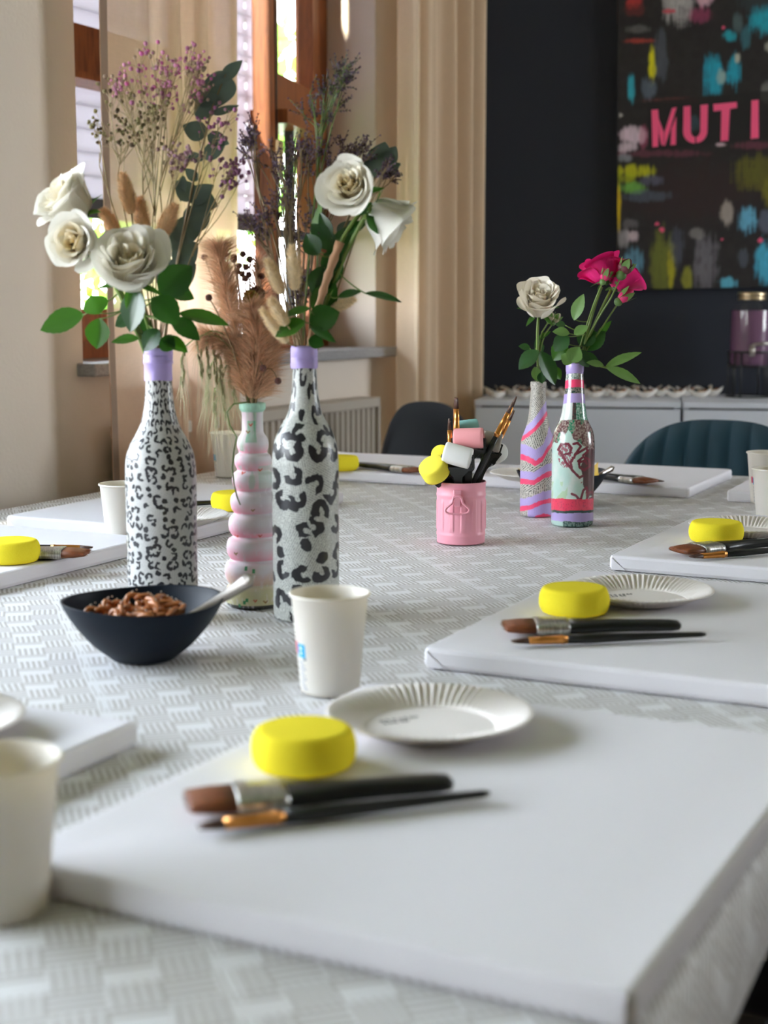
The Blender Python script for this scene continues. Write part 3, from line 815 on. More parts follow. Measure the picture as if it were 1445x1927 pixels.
spots = [(-.040, -.012, .038, .9, .2), (-.028, .012, .040, .3, .5), (-.012, -.020, .042, .5, 1.2), (-.004, .008, .047, 1.1, 0), (.012, -.014, .046, .9, 2.0), (.012, .014, .044, .4, .8), (.026, -.006, .043, .7, 3.0), (.034, -.020, .040, .4, 4.0), (-.020, -.034, .037, .5, 5.0), (.005, -.036, .038, .8, 2.4), (-.002, .030, .038, .3, 1.0), (.020, .030, .036, .6, 2.6), (-.036, .030, .034, .5, .6), (-.008, -.006, .034, .2, 1.5), (.022, -.030, .036, .5, .1)]
for k, (x, y, z, tilt, rz) in enumerate(spots):
    o = pz0 if k == 0 else dup(pz0, (0, 0, 0))
    o.location = b1 + V3((x, y, z + .010)); o.rotation_euler = (tilt + .3, .2 * math.sin(k), rz)
l = MB(); rnd = random.Random(9)
for k in range(60):
    a = rnd.uniform(0, 6.28); r = .048 * math.sqrt(rnd.random()); l.ball(b1 + V3((r * math.cos(a), r * math.sin(a), .030 + .010 * rnd.random())), .006, 6, 4, sc=(1, .8, .6))
l.ball(b1 + V3((0, 0, .021)), .046, 20, 8, sc=(1, 1, .34))
tag(l.build('pretzel_crumbs', M['pretzel'], None, b1), 'broken brown pretzel pieces filling the bottom of the dark bowl', 'snack', kind='stuff')
def spoon(tip, inner, label, s=1):
    tip, inner = V3(tip), V3(inner); d = inner - tip
    r = thing('spoon', label, 'spoon', inner); l = MB(); n = 14
    side = V3((0, 0, 1)).cross(d).normalized(); up = d.cross(side).normalized() * -1; side, up = side * .45 + up * .89, up * .45 - side * .89
    vs = []; fs = []
    for k in range(n + 1):
        u = k / n; c = tip + d * u + up * (.006 * math.sin(PI * u))
        hw = (.0046 * (1 - u) ** 1.3 + .0022) * (min(1, u / .06) ** .5 if u < .06 else 1) * s + (.0004)
        for a in range(8):
            an = 2 * PI * a / 8; vs.append(c + side * hw * math.cos(an) + up * .0022 * math.sin(an))
    for k in range(n):
        for a in range(8): fs.append((k * 8 + a, k * 8 + (a + 1) % 8, (k + 1) * 8 + (a + 1) % 8, (k + 1) * 8 + a))
    fs.append(tuple(range(7, -1, -1))); l.add(vs, fs); l.build('handle', M['steel'], r, inner)
    l = MB(); e = inner + d.normalized() * .012
    l.ball(e, .016, 14, 8, sc=(1.15, .75, .28), M=Matrix((d.normalized(), side, up)).transposed()); l.build('spoon_bowl', M['steel'], r, inner); return r
spoon(W(479, 1083, 1.40), b1 + V3((.030, .0, .034)), 'steel spoon with its handle sticking out of the pretzel bowl', 1.15)
spoon(W(1156, 879, 2.50), b2 + V3((.030, .0, .040)), 'steel spoon sticking out of the bowl behind the collage bottle', .8)
M['crisp'] = simple('yellow_crisp', (.72, .48, .08), .6)
for k in range(6):
    l = MB(); c = b2 + V3((.045 - .018 * k, -.01 + .014 * (k % 3), .046 + .003 * (k % 2)))
    l.grid(lambda u, v: ((u - .5) * .03, (v - .5) * .03, .012 * ((u - .5) ** 2 + (v - .5) ** 2) * 4), 5, 5, M=Matrix.Rotation(.8 * k, 4, 'Z') @ Matrix.Rotation(.6, 4, 'X'))
    o = l.build('crisp', M['crisp'], None, None); o.location = c
    tag(o, 'yellow crisp in the bowl behind the collage bottle', 'snack', 'crisps in the far bowl')
# ================================================================== decorated bottles
def bottle(name, label, loc, prof, mat, n=96, sm=6, colf=None, uv=True, group='decorated bottles used as vases', step=0):
    r = thing(name, label, 'bottle', loc, 0, group)
    l = MB(); pr = [(0, .0015), (prof[0][0] - .004, .0012)] + [(prof[0][0] - .0015, 0.0003)] + (resample(smooth_prof(prof, sm), step) if step else smooth_prof(prof, sm))
    rt, zt = prof[-1]
    pr += [(rt - .0015, zt + .0006), (rt - .003, zt - .001), (rt - .0032, zt - .03), (rt - .0034, zt - .06)]
    l.lathe(pr, n, colf=colf, uv=uv); l.build('bottle_body', mat, r); return r
def band(root, pts, mat=None, name='tape_band', n=64, wob=.0004):
    l = MB(); rnd = random.Random(len(pts))
    def rf(r, z, a, j): return r + wob * math.sin(5 * a + 40 * z), z + wob * math.sin(3 * a + j)
    l.lathe(pts, n, rf=rf); return l.build(name, mat or M['tape'], root)
# fine leopard bottle
LA = V3((-.2415, 1.600, TOP + .0005))
PA = [(.0355, 0), (.0372, .004), (.0378, .02), (.0380, .08), (.0382, .12), (.0383, .150), (.0380, .163), (.0366, .176), (.032, .189), (.0250, .2016), (.0195, .214), (.0158, .232), (.0142, .255), (.0138, .272), (.0140, .290)]
bA = bottle('wine_bottle', 'tall wine bottle wrapped in fine black leopard print with lavender neck tape', LA, PA, M['leo_fine'])
band(bA, [(.0150, .2575), (.0149, .262), (.0148, .275), (.0158, .2752), (.0158, .279), (.0153, .2795), (.0156, .280), (.0156, .284), (.0152, .2843), (.0157, .2848), (.0157, .2895), (.0150, .2915), (.0112, .2915)])
# bold leopard bottle
LB = V3((-.0850, 1.5990, TOP + .0005))
PB = [(.0345, 0), (.0356, .004), (.0360, .02), (.0361, .10), (.0361, .160), (.0359, .172), (.0344, .187), (.0300, .201), (.0240, .212), (.0188, .222), (.0155, .236), (.0138, .25), (.0128, .268), (.0126, .285), (.0128, .292)]
bB = bottle('wine_bottle', 'tall wine bottle wrapped in newsprint with bold black leopard spots and lavender neck tape', LB, PB, M['leo_bold'])
band(bB, [(.0140, .2705), (.0146, .272), (.0145, .281), (.0141, .2815), (.0144, .282), (.0144, .2915), (.0137, .2940), (.0100, .2940)])
# bubble vase
LV = V3((-.1470, 1.6630, TOP + .0005)); k_ = .000594
pv = [(.0285, 0), (.0315, .003), (.0327, .012), (.0315, .021), (.0285, .0250), (.0318, .0310), (.0336, .0400), (.0315, .0490), (.0268, .0528), (.0296, .0585), (.0310, .0670), (.0290, .0755), (.0238, .0790), (.0270, .0845), (.0286, .0920), (.0268, .1005), (.0220, .1052), (.0247, .1105), (.0262, .1180), (.0245, .1255), (.0196, .1302), (.0224, .1360), (.0238, .1430), (.0222, .1500), (.0178, .1540), (.0198, .1590), (.0208, .1640), (.0196, .1700), (.0160, .1735), (.0172, .1790), (.0176, .1840), (.0160, .1905), (.0130, .1950), (.0120, .2000), (.0119, .2160), (.0125, .2200), (.0146, .2225), (.0147, .2275), (.0140, .2290)]
hearts = [(-.35, .197), (-.5, .152), (.5, .155), (.05, .111), (-.7, .081), (.35, .082), (-.6, .062), (-.35, .030), (.1, .010), (.45, .008), (-.1, .205)]
def vase_col(a, z, r):
    h = math.cos(a); f = mnoise.noise(V3((h * 2.2, math.sin(a) * 2.2, z * 30))); f2 = mnoise.noise(V3((h * 9, math.sin(a) * 9, z * 160)))
    white = V3((.78, .72, .76)); pink = V3((.86, .36, .46)); grey = V3((.52, .49, .52)); green = V3((.18, .55, .32)); mint = V3((.42, .72, .56)); olive = V3((.62, .58, .34))
    if z > .2195: return tuple(mint * (.95 + .15 * f2))
    ph = None
    for zb, hh in ((.0268, .026), (.054, .026), (.080, .026), (.106, .024), (.131, .023), (.1545, .022), (.1738, .02)):
        if z >= zb: ph = (z - zb) / hh
    lowpink = max(0, 1 - (ph if ph is not None else .5) * 1.7) if z < .19 else 0
    c = white.lerp(pink, min(1, max(0, lowpink * .9 + .30 * f + .12 - .18 * h)))
    if .085 < z < .135: c = c.lerp(grey, min(.75, max(0, .25 + .6 * h + .3 * f)))
    if .135 < z < .160 and f + .5 * h > .05: c = c.lerp(V3((.45, .62, .52)), .6)
    if z > .176: c = c.lerp(green, max(0, min(1, .35 + 1.1 * f + (.35 if .186 < z < .21 and -.4 < h < .35 else -.35))))
    if z < .046: c = c.lerp(olive, min(1, max(0, (.046 - z) / .03 + .35 * f)))
    if z < .004: c = V3((.06, .06, .05))
    if f2 > .42: c = c.lerp(white, .4)
    if math.sin(a) < 0:
        for i, (hx, hz) in enumerate(hearts):
            dx = (h - hx) * r * 1000; dz = (z - hz) * 1000
            if abs(dx) < 2.4 and -1.8 < dz < 2 and abs(dz + .6 - abs(dx) * 1.1) < 1.1: c = V3((.62, .10, .06)) if i % 3 else V3((.30, .16, .04))
        for hx, hz in ((-.2, .047), (.05, .044), (-.28, .008), (-.18, .011), (-.45, .004)):
            if abs(h - hx) < .05 and abs(z - hz) < .0022: c = V3((.05, .28, .12))
    return tuple(c)
vz = bottle('bubble_vase', 'pink and white bubble shaped glass vase with mint rim, between the leopard bottles', LV, pv, M['chalk_col'], n=260, sm=7, colf=vase_col, uv=False, step=.0009)
vz['category'] = 'vase'
# newspaper bottle
LN = V3((.2475, 2.3911, TOP + .0005)); kn = .000854
def lin(x, pts):
    for (a, b), (c, d) in zip(pts, pts[1:]):
        if x <= c: return b + (d - b) * (x - a) / (c - a)
    return pts[-1][1]
PN = [(.0245, 0), (.0266, .003), (.0270, .012), (.0272, .06), (.0272, .105), (.0266, .119), (.0245, .1285), (.0200, .140), (.0165, .153), (.0143, .168), (.0130, .182), (.0122, .196), (.0118, .205), (.0124, .2075), (.0128, .212), (.0124, .216)]
paper = (.60, .56, .50); lav = (.46, .36, .70); red = (.86, .06, .17)
def news_col(a, z, r):
    h = math.cos(a); y = 970 - z / kn + 5 * (-math.sin(a)) * .8; w = 1.6 * mnoise.noise(V3((h * 6, z * 90, 1)))
    y += w
    rows = [(800 - 24 * h, 10, 18), (lin(h, [(-1, 859), (-.75, 862), (-.2, 872), (.2, 863), (.5, 846), (1, 825)]), 11, 20),
            (lin(h, [(-1, 905), (-.3, 908), (.4, 894), (1, 888)]), 10, 15), (lin(h, [(-1, 958), (-.4, 954), (.2, 945), (1, 940)]), 9, 15)]
    for yc, tr, tl in rows:
        if abs(y - yc) < tr / 2: return red
        if yc - tr / 2 - tl < y <= yc - tr / 2: return lav
    if y > 978.5: return (.06, .055, .05)
    if -.2 < h < .85 and y > 966 + 9 * abs(h - .35): return red
    if h > -.62 and y > rows[3][0]: return lav
    return paper
bottle('beer_bottle', 'bottle papered with newsprint and wavy pink and lavender stripes, holding a white rose', LN, PN, M['news'], n=240, sm=8, colf=news_col, step=.0008)
# collage bottle
LC = V3((.2925, 2.2904, TOP + .0005)); kc = .000818
PC = [(.0305, 0), (.0322, .003), (.0327, .012), (.0328, .06), (.0328, .115), (.0322, .131), (.0300, .144), (.0262, .153), (.0220, .161), (.0195, .170), (.0176, .182), (.0162, .196), (.0148, .210), (.0141, .222), (.0134, .230), (.0132, .235), (.0138, .238), (.0138, .247), (.0130, .249)]
curls = [[(155, 1120), (170, 1085), (210, 1085), (228, 1110), (220, 1140), (190, 1150)], [(165, 1130), (200, 1200), (240, 1250)], [(240, 1085), (265, 1080), (285, 1100), (250, 1150), (245, 1170)], [(250, 1150), (320, 1110), (330, 1130), (300, 1155)], [(270, 1190), (300, 1165), (340, 1180), (345, 1220), (310, 1245), (280, 1230), (275, 1200), (310, 1185), (325, 1205)], [(240, 1250), (280, 1290), (300, 1280)], [(235, 1390), (260, 1400), (280, 1425)], [(290, 1425), (305, 1370), (325, 1350), (332, 1380)], [(330, 1420), (340, 1385), (370, 1380), (377, 1410), (350, 1420)], [(240, 1170), (225, 1200), (232, 1230)]]
def segd(x, y, pl):
    m = 1e9
    for (a, b), (c, d) in zip(pl, pl[1:]):
        vx, vy = c - a, d - b; t = max(0, min(1, ((x - a) * vx + (y - b) * vy) / (vx * vx + vy * vy + 1e-9)))
        m = min(m, math.hypot(x - a - vx * t, y - b - vy * t))
    return m
def coll_col(a, z, r):
    h = math.cos(a) * r / .0328; hr = math.cos(a); y = 987 - z / kc + 4 * (-math.sin(a))
    n1 = mnoise.noise(V3((h * 3, math.sin(a) * 3, z * 60))); n2 = mnoise.noise(V3((h * 14, math.sin(a) * 14, z * 380)))
    mint = V3((.50, .70, .63)); burg = V3((.13, .05, .055)); dark = V3((.012, .05, .042)); tan = V3((.42, .34, .30)); pale = V3((.68, .74, .70)); green = V3((.05, .22, .13))
    yy = y + 1.5 * n1
    if y < 704: return lav
    if y < 715.5: return tuple(pale.lerp(dark, .5 + .8 * n2) if hr < .3 else tan.lerp(dark, .4 + n2))
    if yy < 730: return red
    if y < 741: return tuple(dark.lerp(tan, max(0, .3 + n2)))
    if yy < 759: return lav
    if y > 980 + 2 * n1: return tuple(dark.lerp(mint, .9 if hr < -.55 + .2 * n1 else max(0, .15 + n2 * .5)))
    if yy > 964.5: return lav
    if yy > 959.5: return tuple(dark)
    if yy > 937.5: return (.80, .045, .11) if n2 > -.3 else (.62, .03, .09)
    cx, cy = 256 + h * 130, (y - 500) * 3.247
    if math.sin(a) < .0:
        d = min(segd(cx, cy, c) for c in curls)
        if d < 7.5 and y > 825: return tuple(V3((.20, .025, .05)).lerp(burg, max(0, n2)))
        if y > 825 and (cx - 195) ** 2 / 42 ** 2 + (cy - 1155) ** 2 / 75 ** 2 < 1 and n2 > -.05: return tuple(V3((.34, .12, .15)))
    if y < 790:
        if hr < -.25: return tuple(pale)
        if hr < .05: return tuple(dark.lerp(burg, .5 + n2))
        return tuple(green.lerp(mint, max(0, .35 + n2)))
    if y < 833 - 22 * max(0, 1 - abs(h + .35) * 2.2) + 14 * max(0, h) + 8 * n1:
        return tuple(burg.lerp(tan, max(0, min(1, .35 + 1.3 * n2))) if n1 > -.25 else green.lerp(tan, .3 + n2))
    if h > .28 + (y - 885) ** 2 / 5500 + .1 * n1 and y > 838 and y < 932: return tuple(burg.lerp(V3((.06, .025, .03)), .6))
    if y > 905 and hr > .25 and n1 > .05: return tuple(V3((.30, .12, .10)))
    if h < -.35 and y > 905 and n1 > .1: return tuple(V3((.45, .62, .42)))
    return tuple(mint.lerp(pale, max(0, min(1, .3 + n1 + .3 * n2))))
bottle('beer_bottle', 'dark glass bottle with mint and burgundy napkin collage and red and lavender tape rings', LC, PC, M['gloss_col'], n=300, sm=10, colf=coll_col, uv=False, step=.0008)

# ================================================================== pink bin with brushes and sponge daubers
LK = V3((.1106, 2.1169, TOP + .0005)); KH = .0885
kr = thing('desk_bin', 'small pink trash can shaped pot full of brushes and sponge daubers', 'pot', LK)
l = MB()
prof = [(0, .001), (.0335, .001), (.0342, 0)] + [(.0345, .002), (.0346, .010), (.0352, .0115), (.0352, .0145), (.0347, .016)] + [(.0347, .018 + .046 * i / 14) for i in range(15)] + [(.0348, .0665), (.0354, .068), (.0354, .071), (.0349, .0725), (.0350, .084), (.0357, .0852), (.0359, .0870), (.0352, .0884), (.0338, .0880), (.0335, .080), (.0333, .004), (0, .004)]
def binf(r, z, a, j):
    if 8 <= j <= 22:
        k = math.cos(a * 13 - .45 + PI / 2 * 13); zz = (z - .018) / .046
        e = .5 + .5 * math.tanh((k - .35) * 9); e *= .5 + .5 * math.tanh(min(zz - .04, .94 - zz) * 60)
        return r + .0012 * e, z
    return r, z
l.lathe(prof, 260, rf=binf); l.build('pot_body', M['pink_tin'], kr)
l = MB(); ya = -.0357
l.box(-.0120, -.0026, ya - .0035, ya + .001, .056, .0765)
l.box(-.0128, -.0018, ya - .0052, ya + .001, .0735, .0795)
hd = kr; l.build('handle_strap', M['pink_tin'], kr, smooth=False, bevel=.0012)
l = MB(); lp = [(-.0073, .0700), (-.0125, .0690), (-.0138, .0650), (-.0150, .0610), (-.0195, .0570), (-.0236, .0530), (-.0236, .0490), (-.0200, .0466), (-.0150, .0460), (-.0073, .0458), (.0004, .0460), (.0054, .0466), (.0090, .0490), (.0090, .0530), (.0049, .0570), (.0004, .0610), (-.0008, .0650), (-.0021, .0690), (-.0073, .0700)]
pp = smooth_prof(lp, 4); l.tube([(x, ya - .0030 - .0012 * (1 - (z - .045) / .025), z) for x, z in pp], .0016, 8); l.build('loop_handle', M['pink_tin'], kr)
DK = LK.y
def inbin(dx, dy, z=.012): return LK + V3((dx, dy, z))
def standing(kind, tip, foot, label, s=1):
    o = brush(kind, tip, foot, label, 'brushes standing in the pink bin'); return o
standing('thin', W(858, 748, DK + .01), inbin(-.004, .012), 'thin copper tipped brush standing tallest at the left of the pink bin')
standing('thin', W(845, 788, DK - .005), inbin(-.010, -.004), 'thin copper tipped brush in the pink bin, left of the tallest one')
standing('thin', W(849, 806, DK + .02), inbin(.004, .020), 'short thin brush in the pink bin behind the white dauber')
standing('thin', W(972, 746, DK + .005), inbin(-.015, .004), 'thin brush leaning right out of the pink bin, highest of the leaning ones')
standing('thin', W(965, 758, DK - .01), inbin(-.020, -.006), 'thin brush leaning right out of the pink bin, just below the highest')
standing('thin', W(967, 772, DK + .025), inbin(-.012, .016), 'thin brush leaning right out of the pink bin, lowest and hindmost')
standing('thin', W(877, 795, DK + .03), inbin(.0, .024), 'thin brush in the pink bin in front of the teal dauber')
def dauber(c, ax, R, L, colr, label, foot, wide=.011):
    c = V3(c); ax = V3(ax).normalized(); foot = V3(foot)
    r = thing('sponge_dauber', label, 'sponge dauber', foot, 0, 'sponge daubers in the pink bin')
    g = M.get('dab_' + str(colr)) or simple('dauber_sponge', colr, .9, bump=.3, bscale=1500, bdist=.0003); M['dab_' + str(colr)] = g
    l = MB(); pr = [(0, -L / 2), (R * .86, -L / 2), (R * .97, -L / 2 + R * .07), (R, -L / 2 + R * .25), (R, 0), (R, L / 2 - R * .25), (R * .97, L / 2 - R * .07), (R * .86, L / 2), (0, L / 2)]
    l.lathe(pr, 40, M=at(c, basis(ax))); l.build('sponge_head', g, r, foot)
    rq = V3((c.x - LK.x, c.y - LK.y, 0)); rq = LK + (rq.normalized() * min(.026, rq.length) if rq.length > 1e-4 else rq) + V3((0, 0, .090)); dn = (rq - c).normalized(); sd = ax - dn * ax.dot(dn); sd = sd.normalized(); th = dn.cross(sd)
    def bar(a0, a1, b0, b1, w0, w1, t=.0028):
        vs = [p + sd * (s * w) + th * (q * t) for p, w in ((a0, w0), (a1, w1)) for s in (-1, 1) for q in (-1, 1)]
        return vs, [(0, 1, 3, 2), (4, 6, 7, 5), (0, 4, 5, 1), (2, 3, 7, 6), (0, 2, 6, 4), (1, 5, 7, 3)]
    l = MB(); e = c + dn * (R + .001); hw = L / 2 + .002
    l.add(*bar(e, e + dn * .005, 0, 0, hw, hw, .006)); l.add(*bar(e + dn * .004, e + dn * .016, 0, 0, hw * .8, wide * .55))
    rp_ = V3((c.x - LK.x, c.y - LK.y, 0)); rp_ = LK + (rp_.normalized() * min(.026, rp_.length) if rp_.length > 1e-4 else rp_) + V3((0, 0, .090))
    if (e + dn * .018 - LK).z > .095: l.add(*bar(e + dn * .014, rp_, 0, 0, wide * .55, wide * .45, .0022)); l.add(*bar(rp_ + V3((0, 0, .002)), foot, 0, 0, wide * .45, wide * .40, .0022))
    else: l.add(*bar(e + dn * .002, rp_, 0, 0, wide * .5, wide * .4, .0022)); l.add(*bar(rp_ + V3((0, 0, .002)), foot, 0, 0, wide * .4, wide * .4, .0022))
    for s in (-1, 1):
        l.add(*bar(e + sd * s * hw + dn * .004, c + sd * s * hw, 0, 0, .0012, .0012, .005))
    l.tube([c - sd * (hw + .001), c + sd * (hw + .001)], .0012, 6)
    l.build('handle', M['black_handle'], r, foot, smooth=False); return r
dauber(W(861, 857, DK - .034), (.96, -.15, -.25), .0150, .040, (.82, .82, .80), 'sponge dauber with a white head in front, in the pink bin', inbin(.002, -.018))
dauber(W(882, 825, DK - .012), (.97, -.2, .05), .0148, .042, (.86, .36, .38), 'sponge dauber with a salmon pink head, topmost in the bin', inbin(.008, -.006))
dauber(W(925, 831, DK + .008), (.94, -.1, -.2), .0140, .028, (.40, .37, .32), 'sponge dauber with a grey head at right in the bin', inbin(-.004, .004))
dauber(W(817, 884, DK - .028), (-.42, -.52, .74), .0200, .024, (.92, .80, .07), 'sponge dauber with a bright yellow head hanging out at front left', inbin(.0, -.012))
dauber(W(832, 858, DK + .002), (-.3, -.8, .4), .0140, .022, (.90, .78, .06), 'sponge dauber with a yellow head half behind the white one', inbin(-.006, .006))
dauber(W(880, 806, DK + .028), (.9, .1, .1), .0125, .030, (.30, .62, .60), 'sponge dauber with a teal head at the back of the bin', inbin(.006, .020))
dauber(W(934, 853, DK + .030), (.3, -.8, .3), .0145, .022, (.80, .82, .80), 'sponge dauber with a white head low at the right back of the bin', inbin(.012, .018))

# ================================================================== chairs
def chair(name, label, loc, rz, mat, channels=0, Wd=.50, H=.40, z0=.45, bow=.10, seat=True):
    r = thing(name, label, 'chair', loc, rz, 'upholstered chairs around the table')
    l = MB(); T = .022
    def hf(u): return (max(0, 1 - abs(u) ** 3.0)) ** (1 / 2.6)
    def pt(u, v, side):
        zz = z0 + H * v * (.10 + .90 * hf(u))
        edge = min(1, (1 - abs(u)) / .10) ** .5 * min(1, (1 - v) / .12 + .0) ** .5
        th = T * edge
        if channels: th += .010 * edge * abs(math.cos(PI * u * channels / 2)) ** .6 - .004 * edge
        x = u * Wd / 2 * (1 - .14 * v * v); y = -.22 + bow * u * u - .06 * v
        return (x, y + side * th, zz)
    N = 12 * channels if channels else 48
    l.grid(lambda u, v: pt(2 * u - 1, v, 1), N, 24); l.grid(lambda u, v: pt(1 - 2 * u, v, -1), N, 24)
    l.build('backrest', mat, r)
    l = MB()
    def seatf(u, v):
        a = 2 * PI * u; k = math.sin(PI * v); rr = k ** .35
        x = math.copysign(abs(math.cos(a)) ** .55, math.cos(a)) * .235 * rr; y = math.copysign(abs(math.sin(a)) ** .55, math.sin(a)) * .215 * rr
        return (x, y + .0, .425 - .045 * math.copysign(abs(math.cos(PI * v)) ** .6, math.cos(PI * v)))
    l.grid(seatf, 48, 20); l.build('seat', mat, r)
    for sx in (-1, 1):
        for sy in (-1, 1):
            l = MB(); l.tube([(sx * .15, sy * .14, .39), (sx * .215, sy * .20, .0)], [.014, .009], 10); l.build('leg', M['black_metal'], r)
    return r
tc = F(-.745, 3.1); tdir = V3((SA, CA, 0))
chair('tufted_chair', 'teal velvet chair with channel tufted backrest at the far table end', tc - tdir * .20 + V3((0, 0, 0)), PI - A, M['chair_teal'], channels=11, Wd=.56, H=.395, bow=.07)
q = W(862, 800, 3.62)
chair('shell_chair', 'charcoal velvet chair with plain rounded backrest at the far left', V3((q.x - .0, q.y - .16, 0)), PI + .30, M['chair_grey'], 0, Wd=.335, H=.40, bow=.08)
q = P(1400, 1806, .45)
chair('side_chair', 'dark navy chair tucked under the right table edge, only its seat in view', V3((q.x + .09, q.y + .20, 0)), PI / 2 - A, M['chair_navy'], 0)

# ================================================================== sideboard
def ucoord(px, off): p = wall_pt(px, 750, off); return (p - CORN).dot(BDIR)
CF = .43; CZ = .815
u0, u1 = ucoord(893, CF), ucoord(1283.5, CF); u2 = u1 + .62
def wbox(l, a, b, o0, o1, z0, z1):
    vs = [BW(u, o, z) for u in (a, b) for o in (o0, o1) for z in (z0, z1)]
    l.add(vs, [(0, 1, 3, 2), (4, 6, 7, 5), (0, 4, 5, 1), (2, 3, 7, 6), (0, 2, 6, 4), (1, 5, 7, 3)])
for a, b, lb in ((u0, u1 - .003, 'pale grey cabinet at left under the snack boats, beside the drape'), (u1 + .003, u2, 'pale grey cabinet at right under the drinks dispenser')):
    org = BW((a + b) / 2, .22, 0); r = thing('cabinet', lb, 'cabinet', org, 0, 'pale grey cabinets along the dark wall')
    l = MB(); wbox(l, a + .004, b - .004, .012, CF - .022, .03, CZ - .018); l.build('carcass', M['cab_gap'], r, org, smooth=False)
    l = MB(); wbox(l, a, b, .01, CF, CZ - .016, CZ); l.build('top_panel', M['cabinet'], r, org, smooth=False, bevel=.0015)
    l = MB(); wbox(l, a, a + .018, .01, CF - .02, 0, CZ - .016); wbox(l, b - .018, b, .01, CF - .02, 0, CZ - .016); l.build('side_panel', M['cabinet'], r, org, smooth=False)
    l = MB(); wbox(l, a + .002, b - .002, CF - .019, CF - .002, .06, CZ - .0215); dd = l.build('door', M['cabinet'], r, org, smooth=False, bevel=.001)
    l = MB(); m = (a + b) / 2; wbox(l, m - .06, m + .06, CF - .002, CF + .014, .42, .43); l.build('handle', M['steel'], dd, org, smooth=False)

# snack boats
M['snack'] = painted('snack_filling', .6)
def boat_meshes():
    l = MB(); Lh, Wh, H = .035, .020, .024
    def fn(u, v, k=1.0, dz=0):
        x = (2 * u - 1); w = Wh * (1 - abs(x) ** 2.2) ** .8 if abs(x) < 1 else 0
        y = (2 * v - 1); z = H * (abs(y) ** 2.0) * .75 + H * .55 * abs(x) ** 2.4
        return (x * Lh * (.72 + .28 * abs(y)), y * w * (1.0) * k, z * (1 if abs(x) < 1 else 1) + dz)
    l.grid(lambda u, v: fn(u, v), 24, 12); l.grid(lambda u, v: fn(1 - u, v, .93, .0012), 24, 12)
    f = MB(); rnd = random.Random(1)
    for k in range(26):
        x = rnd.uniform(-.023, .023); w = .012 * (1 - (abs(x) / .032) ** 2); y = rnd.uniform(-w, w)
        c = rnd.choice([(.42, .22, .10), (.62, .46, .30), (.30, .12, .05), (.70, .58, .44), (.5, .3, .16)])
        f.ball((x, y, .013 + .009 * rnd.random()), rnd.uniform(.004, .0075), 7, 5, col=c, sc=(1.2, 1, .7))
    b = MB()
    for k in range(3): b.ball((rnd.uniform(-.018, .018), rnd.uniform(-.008, .008), .023), .0058, 10, 7)
    return l, f, b
bt = thing('snack_boat', 'small white boat dish of brown snacks and dark berries on the sideboard', 'snack dish', group='snack boats on the sideboard')
a = boat_meshes(); a[0].build('dish', M['foil'], bt); a[1].build('filling', M['snack'], bt); a[2].build('berry', M['navy_glaze'], bt)
rnd = random.Random(21); first = True
for row, (yb, off, xs) in enumerate(((749.5, 0, [938, 985, 1042, 1070, 1119, 1166, 1214, 1268, 1318]), (746.3, 0, [926, 965, 1010, 1060, 1096, 1142, 1190, 1240, 1292, 1340]), (744.3, 0, [950, 996, 1082, 1130, 1178, 1228, 1276, 1322]))):
    for x in xs:
        p = P(x + rnd.uniform(-3, 3), yb, CZ); 
        o = bt if first else dup(bt, (0, 0, 0)); first = False
        o.location = V3((p.x, p.y, CZ + .0003)); o.rotation_euler = (0, 0, rnd.uniform(-.5, .5) + .3)

# drinks dispenser on its wire stand
pc = P(1409, 747.0, CZ); dc = V3((pc.x, pc.y, CZ + .0005))
ws = thing('wire_stand', 'black wire stand carrying the drinks dispenser', 'stand', dc)
l = MB(); R = .068
for zz in (.002, .135):
    l = MB(); l.tube([(R * math.cos(2 * PI * k / 32), R * math.sin(2 * PI * k / 32), zz) for k in range(33)], .003, 6); l.build('ring', M['black_metal'], ws)
l = MB()
l.tube([(R * .93 * math.cos(2 * PI * k / 32), R * .93 * math.sin(2 * PI * k / 32), .092) for k in range(33)], .0025, 6)
for k in range(2): l.tube([(R * .95 * math.cos(k * PI / 2 + .6), R * .95 * math.sin(k * PI / 2 + .6), .092), (-R * .95 * math.cos(k * PI / 2 + .6), -R * .95 * math.sin(k * PI / 2 + .6), .092)], .0025, 6)
l.build('rest', M['black_metal'], ws)
for k in range(4):
    an = PI / 4 + k * PI / 2
    l = MB()
    for e in (-.16, .16): l.tube([(R * math.cos(an + e), R * math.sin(an + e), .0), (R * math.cos(an + e), R * math.sin(an + e), .135)], .0028, 6)
    l.build('leg', M['black_metal'], ws)
jc = dc + V3((0, 0, .0965))
jar = thing('drinks_dispenser', 'glass drinks dispenser with pink berry water, brass lid and tap', 'drinks dispenser', jc)
l = MB(); jp = [(0, 0), (.050, 0), (.058, .003), (.061, .012), (.061, .150), (.059, .160), (.046, .180), (.040, .188), (.038, .200)]
l.lathe(smooth_prof(jp, 4), 48); l.build('glass_jar', M['pane'], jar)
l = MB(); l.lathe([(0, .192), (.0425, .192), (.0425, .198), (.0410, .199), (.0410, .203), (.0425, .204), (.0425, .212), (.040, .215), (0, .215)], 48); l.build('lid', M['gold'], jar)
g = G('pink_drink'); tr = g.n('ShaderNodeBsdfTransparent'); tr.inputs[0].default_value = (.52, .32, .46, 1)
g.set(color=(.28, .14, .25), rough=.2); x = g.n('ShaderNodeMixShader'); x.inputs[0].default_value = .6; g.l(tr.outputs[0], x.inputs[1]); g.l(g.b.outputs[0], x.inputs[2]); g.l(x.outputs[0], g.out.inputs[0])
l = MB(); l.lathe(smooth_prof([(0, .002), (.048, .002), (.056, .005), (.0595, .012), (.0595, .150), (.0585, .157)], 4) + [(0, .157)], 48); l.build('drink', g.mat, jar)
ta = math.radians(-100); td = V3((math.cos(ta), math.sin(ta), 0)); tp = td * .060 + V3((0, 0, .045))
